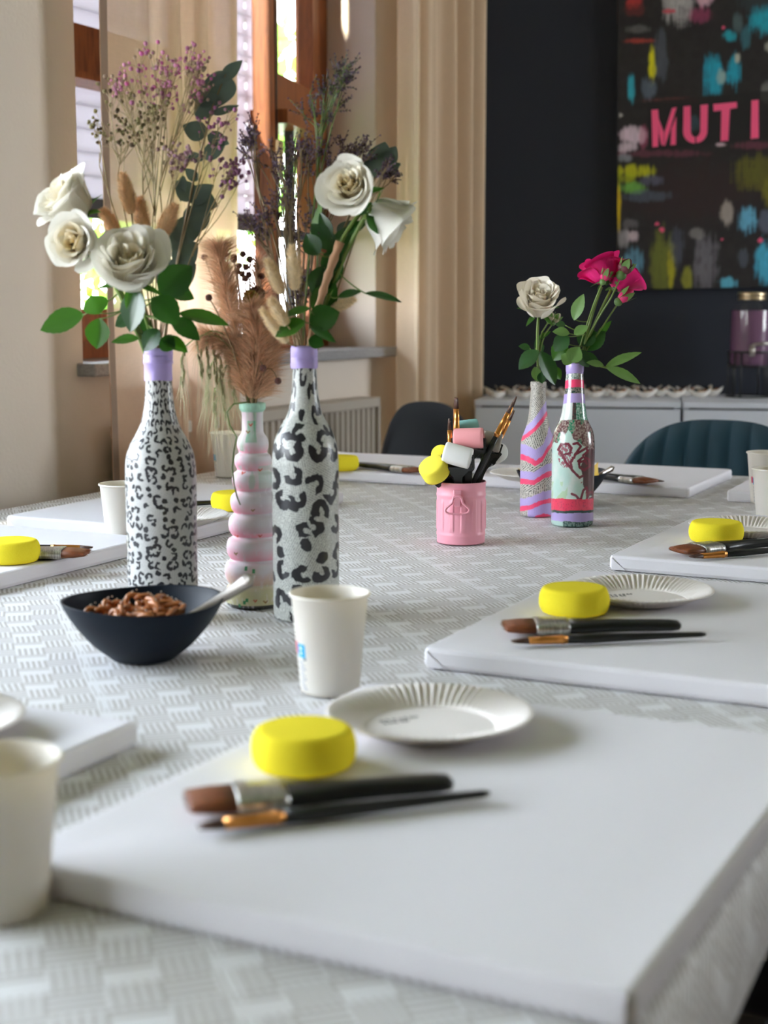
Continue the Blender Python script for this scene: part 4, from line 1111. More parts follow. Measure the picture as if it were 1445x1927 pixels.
l = MB(); l.tube([tp, tp + td * .030], .008, 12); l.tube([tp + td * .026 + V3((0, 0, .016)), tp + td * .026 + V3((0, 0, -.018))], [.008, .0085], 12)
tap = l.build('tap', M['steel'], jar)
l = MB(); l.tube([tp + td * .026 + V3((0, 0, .016)), tp + td * .026 + V3((.045, -.006, .021))], [.004, .0055], 8); l.build('tap_lever', M['steel'], tap)
M['berry'] = simple('red_berry', (.34, .01, .03), .3); rnd = random.Random(4)
br = None
for k in range(46):
    a = rnd.uniform(0, 6.28); rr = .050 * math.sqrt(rnd.uniform(.25, 1)); low = k < 34
    z = rnd.uniform(.010, .032) if low else rnd.uniform(.140, .150)
    if br is None:
        l = MB(); l.ball((0, 0, 0), .0085, 12, 8); br = l.build('berry', M['berry']); o = br
        tag(br, 'red berry in the pink water of the dispenser', 'berry', 'berries in the drink')
    else: o = br.copy(); COL.objects.link(o)
    o.location = jc + V3((rr * math.cos(a), rr * math.sin(a), z))

# ================================================================== painting
po = wall_pt(1161.5, 545.5, .03); PS = .00163
pr = math.radians(1.15); pu = BDIR * math.cos(pr) + V3((0, 0, math.sin(pr))); pz = V3((0, 0, math.cos(pr))) - BDIR * math.sin(pr)
PWd, PHt = .80, 1.15
nu, nv = 250, 360
U = (np.arange(nu + 1) / nu * PWd)[None, :] / PS; Vv = (np.arange(nv + 1) / nv * PHt)[:, None] / PS
X = (U + np.zeros_like(Vv)) * 3.44 + 40; Y = 1876 - (Vv + np.zeros_like(U)) * 3.44 - .035 * (X - 40)      # sketch coordinates
rs = np.random.RandomState(3)
def snoise(sx, sy, seed):
    r = np.random.RandomState(seed); gx, gy = int(X.max() / sx) + 3, int((Y.max() - Y.min()) / sy) + 3
    g_ = r.rand(gy, gx); fx = (X - X.min()) / sx; fy = (Y - Y.min()) / sy
    x0 = fx.astype(int); y0 = fy.astype(int); tx = fx - x0; ty = fy - y0; tx = tx * tx * (3 - 2 * tx); ty = ty * ty * (3 - 2 * ty)
    return (g_[y0, x0] * (1 - tx) + g_[y0, x0 + 1] * tx) * (1 - ty) + (g_[y0 + 1, x0] * (1 - tx) + g_[y0 + 1, x0 + 1] * tx) * ty
streak = snoise(7, 190, 1) * .45 + snoise(16, 90, 2) * .3 + snoise(40, 50, 7) * .25; blot = snoise(40, 40, 5) * .6 + snoise(14, 14, 6) * .4
C = np.zeros(X.shape + (3,)); C[:] = (.013, .010, .011); C += (blot[..., None] - .4) * .012
def stroke(cx, cy, w_, h_, col, al=1.15, soft=.85, k=1.0):
    d = (np.abs(X - cx) / (w_ / 1.75)) ** 2.2 + (np.abs(Y - cy) / (h_ / 1.75)) ** 2.2
    e = d + (streak - .5) * 2.2 * k + (blot - .5) * .8
    a = np.clip((1.2 - e) / soft, 0, 1) * al * (.55 + .6 * streak).clip(0, 1)
    C[:] = C * (1 - a[..., None]) + np.array(col) * a[..., None]
stroke(520, 1250, 800, 380, (.028, .012, .014), .9, 1.0, .4)
for s in [(140, 60, 90, 80, (.45, .03, .03)), (150, 110, 130, 70, (.15, .02, .02), .8), (420, 70, 170, 250, (.42, .40, .40)), (585, 35, 95, 120, (.70, .42, .52)), (560, 150, 140, 90, (.45, .06, .17), .6), (365, 122, 80, 26, (.6, .07, .10)),
          (170, 230, 150, 46, (.22, .22, .21), .5), (180, 302, 170, 28, (.35, .04, .03)), (310, 400, 84, 270, (.11, .13, .17), .7), (255, 450, 44, 210, (.72, .66, .0)), (125, 595, 38, 170, (.03, .42, .55)), (240, 600, 80, 140, (.16, .22, .30), .6),
          (130, 890, 165, 95, (.72, .56, .66)), (105, 965, 120, 70, (.62, .50, .58)), (62, 765, 24, 26, (.5, .48, .46)), (640, 525, 130, 215, (.01, .38, .55)), (770, 505, 84, 185, (.01, .36, .52)), (690, 530, 50, 90, (.42, .52, .46), .8), (790, 420, 30, 60, (.5, .5, .42)),
          (735, 280, 74, 66, (.01, .34, .44)), (838, 290, 52, 130, (.04, .20, .26), .8), (950, 190, 150, 160, (.01, .36, .48)), (790, 200, 60, 100, (.14, .24, .26), .5), (990, 350, 60, 66, (.35, .34, .30)), (980, 640, 86, 130, (.24, .24, .22), .8), (900, 60, 200, 140, (.03, .05, .06), .6)]: stroke(*s)
stroke(420, 672, 420, 34, (.20, .04, .04), .5); stroke(210, 900, 60, 120, (.6, .10, .22), .5)
bx = (X > 232) & (X < 1120) & (np.abs(Y - (825 - (X - 300) * .085)) < 150)
C[bx] = C[bx] * .15 + np.array((.007, .006, .007)) * .85
stroke(520, 815, 70, 90, (.06, .13, .17), .5); stroke(690, 950, 60, 22, (.62, .45, .52)); stroke(300, 1005, 500, 44, (.28, .06, .11), .45); stroke(900, 955, 260, 46, (.26, .05, .10), .5)
for s in [(170, 1115, 225, 76, (.50, .50, .0)), (100, 1160, 90, 80, (.40, .45, .0), .8), (130, 1222, 140, 74, (.16, .40, .06)), (260, 1175, 140, 64, (.13, .14, .22), .7), (230, 1272, 270, 66, (.09, .12, .17), .7), (90, 1030, 80, 50, (.4, .42, .48), .6), (48, 1350, 22, 230, (.75, .52, .0)),
          (910, 1125, 280, 190, (.13, .12, .01), .95), (990, 1250, 70, 170, (.20, .18, .01), .9), (865, 1420, 104, 150, (.13, .42, .62)), (985, 1430, 95, 130, (.15, .18, .26), .7), (735, 1385, 76, 150, (.36, .31, .28)), (130, 1530, 74, 70, (.55, .44, .48)), (80, 1545, 70, 110, (.34, .32, .33), .8), (125, 1450, 120, 60, (.20, .19, .2), .6),
          (330, 1700, 140, 390, (.17, .19, .02), .9), (385, 1725, 44, 250, (.38, .35, .01)), (490, 1805, 64, 150, (.24, .24, .02)), (600, 1700, 150, 340, (.20, .19, .22), .75), (420, 1600, 84, 220, (.10, .11, .16), .6), (545, 1510, 90, 60, (.3, .28, .27), .7), (140, 1720, 130, 200, (.13, .34, .48), .9), (742, 1825, 104, 70, (.10, .42, .58)), (965, 1680, 96, 250, (.06, .42, .62)), (840, 1660, 64, 110, (.13, .16, .22), .5),
          (1150, 500, 200, 260, (.02, .2, .3), .7), (1250, 1300, 260, 320, (.10, .10, .02), .7), (1300, 200, 260, 300, (.25, .22, .24), .6), (1200, 1700, 160, 300, (.08, .3, .42), .7), (1380, 1650, 120, 320, (.4, .06, .14), .6), (1500, 700, 260, 400, (.03, .16, .2), .6), (500, -120, 300, 260, (.3, .05, .1), .6), (1000, -150, 420, 300, (.03, .22, .3), .6)]: stroke(*s)
for x, y, r_ in ((293, 1450, 12), (945, 1550, 16), (703, 1545, 8), (325, 1488, 16), (700, 228, 9)):
    m_ = (X - x) ** 2 + (Y - y) ** 2 < r_ * r_; C[m_] = (.8, .09, .2)
C = np.clip(C, .004, 1)
pt0 = V3((po.x, po.y, po.z)); art = thing('wall_painting', 'black abstract canvas with colour daubs and pink stencil letters on the dark wall', 'painting', pt0)
l = MB(); ph = .0
w_ = nu + 1
vs = [pt0 + pu * (i / nu * PWd) + pz * (j / nv * PHt) for j in range(nv + 1) for i in range(nu + 1)]
l.add(vs, [(j * w_ + i, j * w_ + i + 1, (j + 1) * w_ + i + 1, (j + 1) * w_ + i) for j in range(nv) for i in range(nu)], 0, [tuple(c) for c in C.reshape(-1, 3)])
l.build('painted_face', M['mat_col'], art, pt0, smooth=False)
l = MB()
def pb(u, o, v): return pt0 + pu * u - BN * o + pz * v
for a, b, c, d in ((0, PWd, 0, 0), (0, 0, 0, PHt), (PWd, PWd, 0, PHt), (0, PWd, PHt, PHt)):
    q = [pb(a, 0.0002, c), pb(b, 0.0002, d), pb(b, .028, d), pb(a, .028, c)]; l.add(q, [(0, 1, 2, 3)], 0, (.02, .018, .012))
l.add([pb(-.0006, .001, .10), pb(-.0006, .001, .28), pb(-.0006, .020, .28), pb(-.0006, .020, .10)], [(0, 1, 2, 3)], 0, (.6, .42, .0))
l.add([pb(-.0006, .001, .80), pb(-.0006, .001, 1.1), pb(-.0006, .020, 1.1), pb(-.0006, .020, .80)], [(0, 1, 2, 3)], 0, (.4, .05, .03))
l.build('canvas_edge', M['mat_col'], art, pt0, smooth=False)
M['hot_pink'] = simple('fluorescent_pink_paint', (1.0, .11, .27), .6)
def letter(polys, x0, nm):
    l = MB(); sl = .052
    for pg in polys:
        def wp(x, y, o): u = (x - 40) / 3.44 * PS; v = (1876 - y - .035 * (x - 40)) / 3.44 * PS; return pt0 + pu * u + pz * v + BN * o
        k = len(pg); vs = [wp(x, y, .0012) for x, y in pg] + [wp(x, y, 0) for x, y in pg]
        l.add(vs, [tuple(range(k))] + [(i, i + k, (i + 1) % k + k, (i + 1) % k) for i in range(k)])
    return l.build(nm, M['hot_pink'], art, pt0, smooth=False)
letter([[(255, 732), (297, 728), (303, 800), (298, 962), (262, 966)], [(303, 790), (334, 872), (330, 958), (318, 950), (303, 880)], [(337, 872), (384, 722), (414, 716), (372, 858), (342, 955), (334, 958)], [(380, 850), (412, 772), (410, 950), (376, 954)]], 0, 'letter_m')
import itertools
def arcpts(cx, cy, rx, ry, a0, a1, n=10): return [(cx + rx * math.cos(math.radians(a0 + (a1 - a0) * k / n)), cy + ry * math.sin(math.radians(a0 + (a1 - a0) * k / n))) for k in range(n + 1)]
letter([[(456, 712), (500, 708), (503, 850)] + arcpts(531, 862, 28, 40, 180, 92, 6) + [(530, 942)] + arcpts(528, 868, 74, 74, 92, 180, 8)[0:], [(562, 704), (609, 700), (607, 870)] + arcpts(533, 866, 74, 74, 0, 86, 8) + [(536, 902)] + arcpts(534, 862, 28, 40, 86, 0, 6)], 0, 'letter_u')
letter([[(642, 700), (788, 686), (790, 722), (746, 730), (738, 926), (690, 930), (692, 738), (644, 744)]], 0, 'letter_t')
letter([[(878, 678), (922, 674), (927, 910), (876, 916)]], 0, 'letter_i')
letter([arcpts(1080, 775, 74, 112, -60, -180, 8) + arcpts(1080, 785, 74, 112, 180, 60, 8) + [(1118, 780), (1076, 780), (1076, 815), (1090, 815), (1088, 850)] + arcpts(1080, 785, 32, 76, 80, 180, 6) + arcpts(1080, 775, 32, 76, -180, -60, 6)], 0, 'letter_g')
# ================================================================== flowers
UPZ = V3((0, 0, 1)); TOCAM = V3((0, -1, .1)).normalized()
def leaf(l, b, d, nrm, L, Wd, droop=.12, fold=.25, tooth=0.0, mat=0, shape=.9, col=None, wav=0.0):
    """a pointed leaf from b along d"""
    d = V3(d).normalized(); nrm = V3(nrm); sd = d.cross(nrm).normalized(); nrm = sd.cross(d).normalized(); n = 10
    def fn(u, v):
        x = 2 * u - 1; w = Wd * .5 * (math.sin(PI * v ** shape) ** .85 if 0 < v < 1 else 0) * (1 + tooth * math.sin(v * 46))
        return V3(b) + d * (L * v) + sd * (x * w) + nrm * (fold * w * abs(x) - droop * L * v * v + wav * L * math.sin(9 * v + 2 * x))
    l.grid(fn, 6, 14, mat, (lambda u, v: col) if col else None)
def rose_mb(c, axis, R, seed=0, layers=9, warm=.5, base=(.95, .93, .87), inner=(.96, .72, .20), open_=1.0, ruff=.06):
    """cupped petals: they leave the heart outward, rise, and the outer ones roll back at the rim"""
    R = R * 1.16; rnd = random.Random(seed); l = MB(); Mx = at(c, basis(axis)); K = layers; cnt = [3, 3, 4, 4, 5, 5, 5, 5, 6, 6]
    for k in range(K):
        f = k / (K - 1); n = cnt[k]
        r0 = R * (.02 + .06 * f); L = R * (1.02 + .26 * f) * (.88 + .12 * open_)
        tA = .30 + 1.15 * f ** .75; tB = -.25 + .52 * f * open_; tC = -.10 + 1.55 * f ** 1.2 * open_
        z0 = R * (-.42 - .03 * f); om = (PI / n) * (1.45 if n > 3 else 1.25)
        for i in range(n):
            p0 = 2 * PI * (i + rnd.uniform(-.12, .12)) / n + k * 1.9; jt = rnd.uniform(-.10, .14); ph = rnd.uniform(0, 6.28); lj = rnd.uniform(.92, 1.06); rr = rnd.uniform(.6, 1.4)
            N = 12; pr = [(r0, z0)]
            for q in range(N):
                vq = (q + .5) / N
                t = jt + (tA + (tB - tA) * min(1, vq / .42) if vq < .60 else tB + (tC - tB) * ((vq - .60) / .40) ** 1.4)
                pr.append((pr[-1][0] + L * lj / N * math.sin(t), pr[-1][1] + L * lj / N * math.cos(t)))
            def fn(u, v):
                x = 2 * u - 1; ve = v * (1 - .42 * (1 - math.sqrt(max(0, 1 - .98 * x ** 4)))); q = ve * N; a = int(min(q, N - 1)); t = q - a
                r = pr[a][0] + (pr[a + 1][0] - pr[a][0]) * t; z = pr[a][1] + (pr[a + 1][1] - pr[a][1]) * t
                w = om * (.70 + .30 * min(1, v / .5))
                e = v ** 3
                r2 = r * (1 + .05 * x * x * f) + R * ruff * rr * math.sin(2.2 * x + ph) * e + R * .03 * i / n
                z2 = z + R * ruff * .8 * rr * math.sin(2.7 * x + ph * 2) * e
                an = p0 + w * x; r2 = max(r2, R * .015)
                return (r2 * math.cos(an), r2 * math.sin(an), z2)
            def cf(u, v):
                y = max(0, 1 - f * 1.25) * warm * (1 - .5 * v) + .12 * (1 - v) * warm
                y = min(1, y); return tuple(base[e] * (1 - y) + inner[e] * y for e in range(3))
            l.grid(fn, 12, 12, 0, cf, Mx)
    return l
def rose(name, label, c, axis, R, path, seed, group, leaves=(), lm='leaf', stem='stem_green', sr=.0022, sepals=True, **kw):
    org = V3(path[0]); r = thing(name, label, 'rose', org, 0, group)
    rose_mb(c, axis, R, seed, **kw).build('bloom', M['petal'], r, org)
    l = MB(); l.tube(path, sr, 8); st = l.build('stem', M[stem], r, org)
    if sepals:
        ax = V3(axis).normalized(); bs = basis(ax); l = MB(); b0 = V3(c) - ax * R * .48
        l.ball(b0, R * .16, 10, 6, sc=(1, 1, 1.2), M=bs.to_3x3())
        for k in range(5):
            a = 2 * PI * k / 5; o = (bs @ V3((math.cos(a), math.sin(a), 0)))
            leaf(l, b0 + o * R * .10, o + ax * .15, ax, R * .75, R * .2, droop=.25)
        l.build('sepals', M['leaf_lit'], st, org)
    for k, (b, d, nr, L, Wd, m, *rest) in enumerate(leaves):
        l = MB(); b = V3(b); d = V3(d).normalized(); leaf(l, b, d, nr, L, Wd, *rest, tooth=.03)
        lf = l.build('leaf', M[m], r, org)
        # petiole back to the nearest stem point
        q = min(path, key=lambda s: (V3(s) - b).length)
        if (V3(q) - b).length < .14:
            l = MB(); l.tube(bez(q, (V3(q) + b) * .5 + V3((0, 0, -.004)), b + d * L * .05, 5), .0008, 5); l.build('leaf_stalk', M['stem_green'], lf, org)
    return r
def LW(px0, py0, px1, py1, d, wpx, m, nr=(0, -.8, .6), d1=None, droop=.1, fold=.22):
    """leaf given by its stalk end and tip in the picture at depth d"""
    a = W(px0, py0, d); b = W(px1, py1, d if d1 is None else d1); L = (b - a).length
    return (a, b - a, V3(nr), L, wpx * d / FPX, m, droop, fold)
DA, DB, DN, DC = LA.y, LB.y, LN.y, LC.y
neckA, neckB, neckN, neckC = LA + V3((0, 0, .285)), LB + V3((0, 0, .288)), LN + V3((0, 0, .212)), LC + V3((0, 0, .245))
def inb(neck, k): return neck + V3((.006 * math.cos(k * 2.4), .006 * math.sin(k * 2.4), -.03))
# --- fine leopard bottle
gA = 'white roses in the fine leopard bottle'
c = W(134, 386, DA - .01); rose('white_rose', 'white rose turned up and left, highest of the cluster in the fine leopard bottle', c, (-.62, -.48, .60), .0360, bez(inb(neckA, 0), W(235, 560, DA - .01), c - V3((-.6, -.2, .6)) * .02, 8), 1, gA, warm=.55)
c = W(150, 458, DA - .045); rose('white_rose', 'white rose with yellowish heart facing left, below the highest one', c, (-.25, -.93, .18), .0305, bez(inb(neckA, 1), W(240, 560, DA - .02), c + V3((.01, .03, -.01)), 8), 2, gA, warm=.9,
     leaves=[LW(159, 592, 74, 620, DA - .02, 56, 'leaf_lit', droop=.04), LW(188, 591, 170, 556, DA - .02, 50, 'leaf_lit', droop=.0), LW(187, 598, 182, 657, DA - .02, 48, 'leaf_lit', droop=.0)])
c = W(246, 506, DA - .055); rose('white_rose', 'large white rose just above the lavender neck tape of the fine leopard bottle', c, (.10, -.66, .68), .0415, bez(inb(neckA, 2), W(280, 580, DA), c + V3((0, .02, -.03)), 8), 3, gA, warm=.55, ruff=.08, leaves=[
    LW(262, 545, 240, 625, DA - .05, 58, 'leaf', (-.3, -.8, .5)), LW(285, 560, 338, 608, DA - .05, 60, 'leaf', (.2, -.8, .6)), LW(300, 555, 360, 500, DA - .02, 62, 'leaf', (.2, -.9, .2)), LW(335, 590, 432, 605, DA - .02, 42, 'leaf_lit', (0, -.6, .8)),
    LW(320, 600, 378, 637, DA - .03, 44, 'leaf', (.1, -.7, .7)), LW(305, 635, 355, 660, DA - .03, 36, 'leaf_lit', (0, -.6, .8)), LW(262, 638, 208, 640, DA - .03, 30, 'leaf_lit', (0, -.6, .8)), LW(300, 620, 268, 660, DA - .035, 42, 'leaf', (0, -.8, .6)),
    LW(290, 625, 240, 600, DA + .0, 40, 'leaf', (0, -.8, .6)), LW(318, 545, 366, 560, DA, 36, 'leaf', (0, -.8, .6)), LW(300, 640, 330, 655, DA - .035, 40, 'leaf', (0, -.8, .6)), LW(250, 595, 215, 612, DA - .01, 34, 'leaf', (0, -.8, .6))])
# --- bold leopard bottle
gB = 'white roses in the bold leopard bottle'
c = W(664, 355, DB - .03); rose('white_rose', 'open white rose facing the viewer at the top of the bold leopard bottle', c, (-.28, -.92, .22), .0335, bez(inb(neckB, 0), W(600, 480, DB), c + V3((.01, .03, -.02)), 8), 4, gB, warm=.8, open_=.85, leaves=[
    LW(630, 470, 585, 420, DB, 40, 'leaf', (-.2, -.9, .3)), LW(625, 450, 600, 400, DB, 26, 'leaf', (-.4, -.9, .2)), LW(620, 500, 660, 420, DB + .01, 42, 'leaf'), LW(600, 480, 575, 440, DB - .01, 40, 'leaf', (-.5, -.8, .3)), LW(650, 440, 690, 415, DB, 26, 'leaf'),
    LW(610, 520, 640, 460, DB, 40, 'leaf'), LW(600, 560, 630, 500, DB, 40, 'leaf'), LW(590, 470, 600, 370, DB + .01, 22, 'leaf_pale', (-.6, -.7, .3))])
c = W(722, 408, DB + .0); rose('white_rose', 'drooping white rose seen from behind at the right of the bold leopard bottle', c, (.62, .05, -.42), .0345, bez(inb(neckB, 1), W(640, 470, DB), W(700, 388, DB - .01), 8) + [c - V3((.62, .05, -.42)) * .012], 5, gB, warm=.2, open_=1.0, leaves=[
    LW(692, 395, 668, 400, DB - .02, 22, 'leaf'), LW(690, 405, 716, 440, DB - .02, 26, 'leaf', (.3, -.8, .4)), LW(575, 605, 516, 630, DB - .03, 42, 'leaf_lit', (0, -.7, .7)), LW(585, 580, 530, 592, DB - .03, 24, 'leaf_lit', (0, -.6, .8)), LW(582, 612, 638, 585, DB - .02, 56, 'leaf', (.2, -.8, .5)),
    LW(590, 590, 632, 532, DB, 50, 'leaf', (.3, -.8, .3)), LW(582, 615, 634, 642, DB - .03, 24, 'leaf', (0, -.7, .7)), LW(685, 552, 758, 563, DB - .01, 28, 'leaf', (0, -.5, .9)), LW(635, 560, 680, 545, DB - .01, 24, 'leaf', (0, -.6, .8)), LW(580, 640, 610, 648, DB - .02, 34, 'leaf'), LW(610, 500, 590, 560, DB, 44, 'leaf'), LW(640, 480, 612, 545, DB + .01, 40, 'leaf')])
# --- striped newsprint bottle
c = W(1014, 570, DN - .02)
rose('white_rose', 'single white rose in the striped newsprint bottle', c, (-.05, -.72, .69), .0410, bez(inb(neckN, 0), W(1006, 660, DN), c - V3((-.05, -.5, .8)) * .022, 8), 6, None, warm=.35, open_=.82, ruff=.09, base=(.93, .89, .80), leaves=[
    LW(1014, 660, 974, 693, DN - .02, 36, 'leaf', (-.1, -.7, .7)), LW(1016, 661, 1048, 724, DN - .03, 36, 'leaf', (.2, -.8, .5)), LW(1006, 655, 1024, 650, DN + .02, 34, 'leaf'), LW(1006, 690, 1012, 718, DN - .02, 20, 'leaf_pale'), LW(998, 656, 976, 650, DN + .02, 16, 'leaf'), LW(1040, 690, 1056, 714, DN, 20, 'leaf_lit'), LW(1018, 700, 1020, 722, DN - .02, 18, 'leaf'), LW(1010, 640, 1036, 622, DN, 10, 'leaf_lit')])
def bud(name, label, c, tip, path, colb, label2=None, R=.006):
    org = V3(path[0]); r = thing(name, label, 'rosebud', org); ax = (V3(tip) - V3(c)).normalized(); L = (V3(tip) - V3(c)).length
    l = MB(); l.lathe([(0, 0), (R * .7, L * .05), (R, L * .3), (R * .8, L * .65), (R * .3, L * .95), (0, L)], 14, M=at(c, basis(ax)), rf=lambda a, z, t, j: (a * (1 + .1 * math.sin(3 * t)), z)); l.build('bud_petals', colb, r, org)
    l = MB(); bs = basis(ax).to_3x3()
    for k in range(5):
        a = 2 * PI * k / 5; o = bs @ V3((math.cos(a), math.sin(a), 0)); leaf(l, V3(c) + o * R * .6, ax + o * .25, o, L * .95, R * 1.1, droop=-.02, fold=.1)
    l.ball(V3(c) - ax * R * .3, R * .75, 10, 6); l.build('sepals', M['leaf_pale'], r, org)
    l = MB(); l.tube(list(path) + [c], .0013, 6); l.build('stem', M['stem_green'], r, org); return r
M['bud_cream'] = simple('cream_bud', (.55, .50, .34), .6); M['bud_dark'] = simple('dark_red_bud', (.10, .008, .02), .6); M['bud_pink'] = simple('pink_bud', (.62, .02, .14), .6)
bud('rosebud', 'small closed cream bud right beneath the single white rose', W(1034, 602, DN - .01), W(1040, 588, DN - .01), bez(neckN, W(1012, 650, DN), W(1020, 625, DN), 5), M['bud_cream'])
bud('rosebud', 'cream bud at the far right of the white rose, beside the smaller one', W(1042, 606, DN), W(1054, 590, DN), bez(neckN, W(1012, 660, DN), W(1026, 628, DN), 5), M['bud_cream'])
# --- collage bottle
mag = dict(base=(.74, .010, .19), inner=(.40, .004, .08), warm=.6)
c = W(1134, 512, DC + .01)
rose('magenta_rose', 'magenta rose seen from below, upper left of the pair in the collage bottle', c, (-.30, .30, .85), .0325, bez(inb(neckC, 0), W(1100, 620, DC), W(1132, 540, DC - .01), 8), 7, 'magenta roses', layers=5, open_=1.45, ruff=.10, leaves=[
    LW(1080, 603, 1096, 552, DC - .01, 26, 'leaf_pale', (-.5, -.8, .3)), LW(1072, 628, 1040, 622, DC - .02, 24, 'leaf_pale', (0, -.7, .7)), LW(1080, 630, 1106, 612, DC - .02, 22, 'leaf_pale', (0, -.7, .7)), LW(1070, 632, 1042, 660, DC - .02, 34, 'leaf', (-.3, -.8, .4)), LW(1066, 645, 1040, 678, DC - .01, 36, 'leaf_lit'), LW(1072, 682, 1090, 652, DC - .035, 32, 'leaf_pale', (0, -1, .2)), LW(1078, 682, 1056, 668, DC - .035, 26, 'leaf_pale', (0, -1, .2)), LW(1064, 612, 1046, 610, DC, 16, 'leaf')], **mag)
c = W(1168, 528, DC + .02)
rose('magenta_rose', 'magenta rose at right of the pair in the collage bottle', c, (.45, .25, .60), .0315, bez(inb(neckC, 1), W(1110, 620, DC), W(1150, 545, DC), 8), 8, 'magenta roses', layers=5, open_=1.45, ruff=.10, leaves=[
    LW(1090, 650, 1118, 620, DC, 40, 'leaf'), LW(1104, 660, 1138, 622, DC, 34, 'leaf'), LW(1120, 640, 1150, 602, DC + .01, 14, 'leaf_lit'), LW(1138, 692, 1206, 658, DC - .01, 24, 'leaf_pale', (0, -.6, .8)), LW(1140, 692, 1208, 718, DC - .02, 26, 'leaf_pale', (0, -.7, .7)), LW(1136, 688, 1104, 680, DC - .02, 16, 'leaf_pale'), LW(1090, 668, 1130, 682, DC, 26, 'leaf'), LW(1085, 660, 1110, 690, DC - .01, 30, 'leaf')], **mag)
bud('rosebud', 'dark red rosebud opening in front of the magenta roses', W(1171, 514, DC - .03), W(1186, 487, DC - .03), bez(neckC, W(1110, 620, DC), W(1150, 560, DC - .02), 6), M['bud_dark'], R=.011)
bud('rosebud', 'green and magenta rosebud low at the right under the magenta roses', W(1166, 566, DC), W(1192, 546, DC), bez(neckC, W(1118, 640, DC), W(1150, 590, DC), 6), M['bud_pink'], R=.009)
bud('rosebud', 'green rosebud with long sepals under the upper magenta rose', W(1135, 528, DC - .035), W(1146, 504, DC - .035), bez(neckC, W(1100, 620, DC), W(1118, 570, DC - .02), 6), M['bud_pink'], R=.007)

# --- eucalyptus
def euca(label, path, lv, rs):
    org = V3(path[0]); r = thing('eucalyptus_branch', label, 'eucalyptus', org, 0, 'eucalyptus branches')
    l = MB(); l.tube(path, [.002 - .0013 * i / (len(path) - 1) for i in range(len(path))], 6); l.build('stem', M['stem_brown'], r, org)
    for b, d, nr, L, Wd in lv:
        l = MB(); leaf(l, b, d, nr, L * 1.18, Wd * 1.3, droop=.06, fold=.10, shape=.75); l.build('leaf', M['euca'], r, org)
    return r
def EL(px0, py0, px1, py1, d, w, nr=(0, -1, .2)): a = W(px0, py0, d); b = W(px1, py1, d); return (a, b - a, V3(nr), (b - a).length, w * d / FPX)
DE = DA + .03
euca('long eucalyptus branch reaching up right from the fine leopard bottle', [neckA - V3((0, 0, .03)), W(320, 560, DE), W(338, 470, DE), W(352, 400, DE), W(368, 320, DE), W(385, 260, DE), W(400, 200, DE), W(425, 140, DE)],
     [EL(418, 150, 450, 118, DE, 20), EL(430, 138, 384, 160, DE, 20), EL(425, 140, 412, 192, DE, 40), EL(405, 190, 366, 180, DE, 28), EL(404, 215, 375, 185, DE, 44, (-.4, -.8, .4)), EL(400, 215, 442, 200, DE, 12), EL(388, 255, 350, 238, DE, 30), EL(390, 255, 425, 268, DE, 22), EL(384, 300, 420, 265, DE, 24), EL(384, 300, 345, 290, DE, 14),
      EL(372, 340, 352, 320, DE, 16), EL(366, 375, 335, 345, DE, 30), EL(360, 372, 402, 385, DE, 36), EL(355, 380, 395, 352, DE, 28), EL(352, 430, 388, 390, DE, 40), EL(345, 425, 378, 420, DE, 44), EL(340, 460, 355, 410, DE, 40), EL(335, 470, 312, 425, DE, 34), EL(330, 500, 365, 462, DE, 38), EL(325, 520, 362, 500, DE, 46), EL(325, 545, 310, 490, DE, 40), EL(345, 330, 340, 372, DE, 14)], 0)
DE = DB + .04
euca('short eucalyptus branch with dark round leaves behind the open white rose', [neckB - V3((0, 0, .03)), W(610, 520, DE), W(660, 400, DE), W(710, 330, DE), W(730, 300, DE)],
     [EL(708, 325, 722, 275, DE, 40), EL(725, 310, 742, 280, DE, 24), EL(715, 330, 748, 310, DE, 20), EL(700, 340, 690, 300, DE, 22), EL(640, 450, 665, 420, DE, 30)], 0)

# --- bunny tails
def tail(label, base_, tip, path, w, dens=1300, col=(.76, .52, .30), grp='bunny tail grass'):
    base_, tip = V3(base_), V3(tip); org = V3(path[0]); r = thing('bunny_tail_grass', label, 'dried grass', org, 0, grp)
    ax = tip - base_; L = ax.length; ax.normalize(); bs = basis(ax).to_3x3(); rnd = random.Random(int(L * 1e5))
    def rad(v): return w * (math.sin(PI * min(1, v * .93 + .07)) ** .55) * (1 - .25 * v)
    l = MB(); l.lathe([(max(.0002, rad(k / 12) * .80), L * k / 12) for k in range(13)], 16, M=at(base_, basis(ax)), colf=lambda a, z, rr: tuple(x * .95 for x in col)); l.build('core', M['plant_col'], r, org)
    h = MB()
    for _ in range(dens):
        v = rnd.random() ** .9; a = rnd.uniform(0, 6.28); o = bs @ V3((math.cos(a), math.sin(a), 0)); p = base_ + ax * (L * v) + o * rad(v) * .78
        k = rnd.uniform(.8, 1.25); h.hair(p, o * .8 + ax * rnd.uniform(.5, 1.1), w * rnd.uniform(.35, .7), .00022, col=tuple(x * k for x in col))
    h.build('hairs', M['fuzz'], r, org)
    l = MB(); l.tube(list(path) + [base_], .0009, 5); l.build('stem', M['stem_dry'], r, org); return r
tail('bunny tail standing tallest above the white roses of the fine leopard bottle', W(248, 402, DA), W(230, 327, DA), bez(neckA, W(262, 560, DA), W(255, 470, DA), 6), .0092)
tail('bunny tail behind the tallest one above the large white rose', W(272, 450, DA + .01), W(263, 372, DA + .01), bez(neckA, W(275, 560, DA), W(272, 490, DA), 6), .0092)
tail('bunny tail leaning right above the large white rose', W(300, 448, DA - .01), W(330, 385, DA - .01), bez(neckA, W(290, 560, DA), W(295, 500, DA), 6), .0100)
tail('bunny tail leaning left between the white roses of the fine leopard bottle', W(222, 440, DA + .01), W(192, 395, DA + .01), bez(neckA, W(255, 560, DA), W(240, 490, DA), 6), .0085)
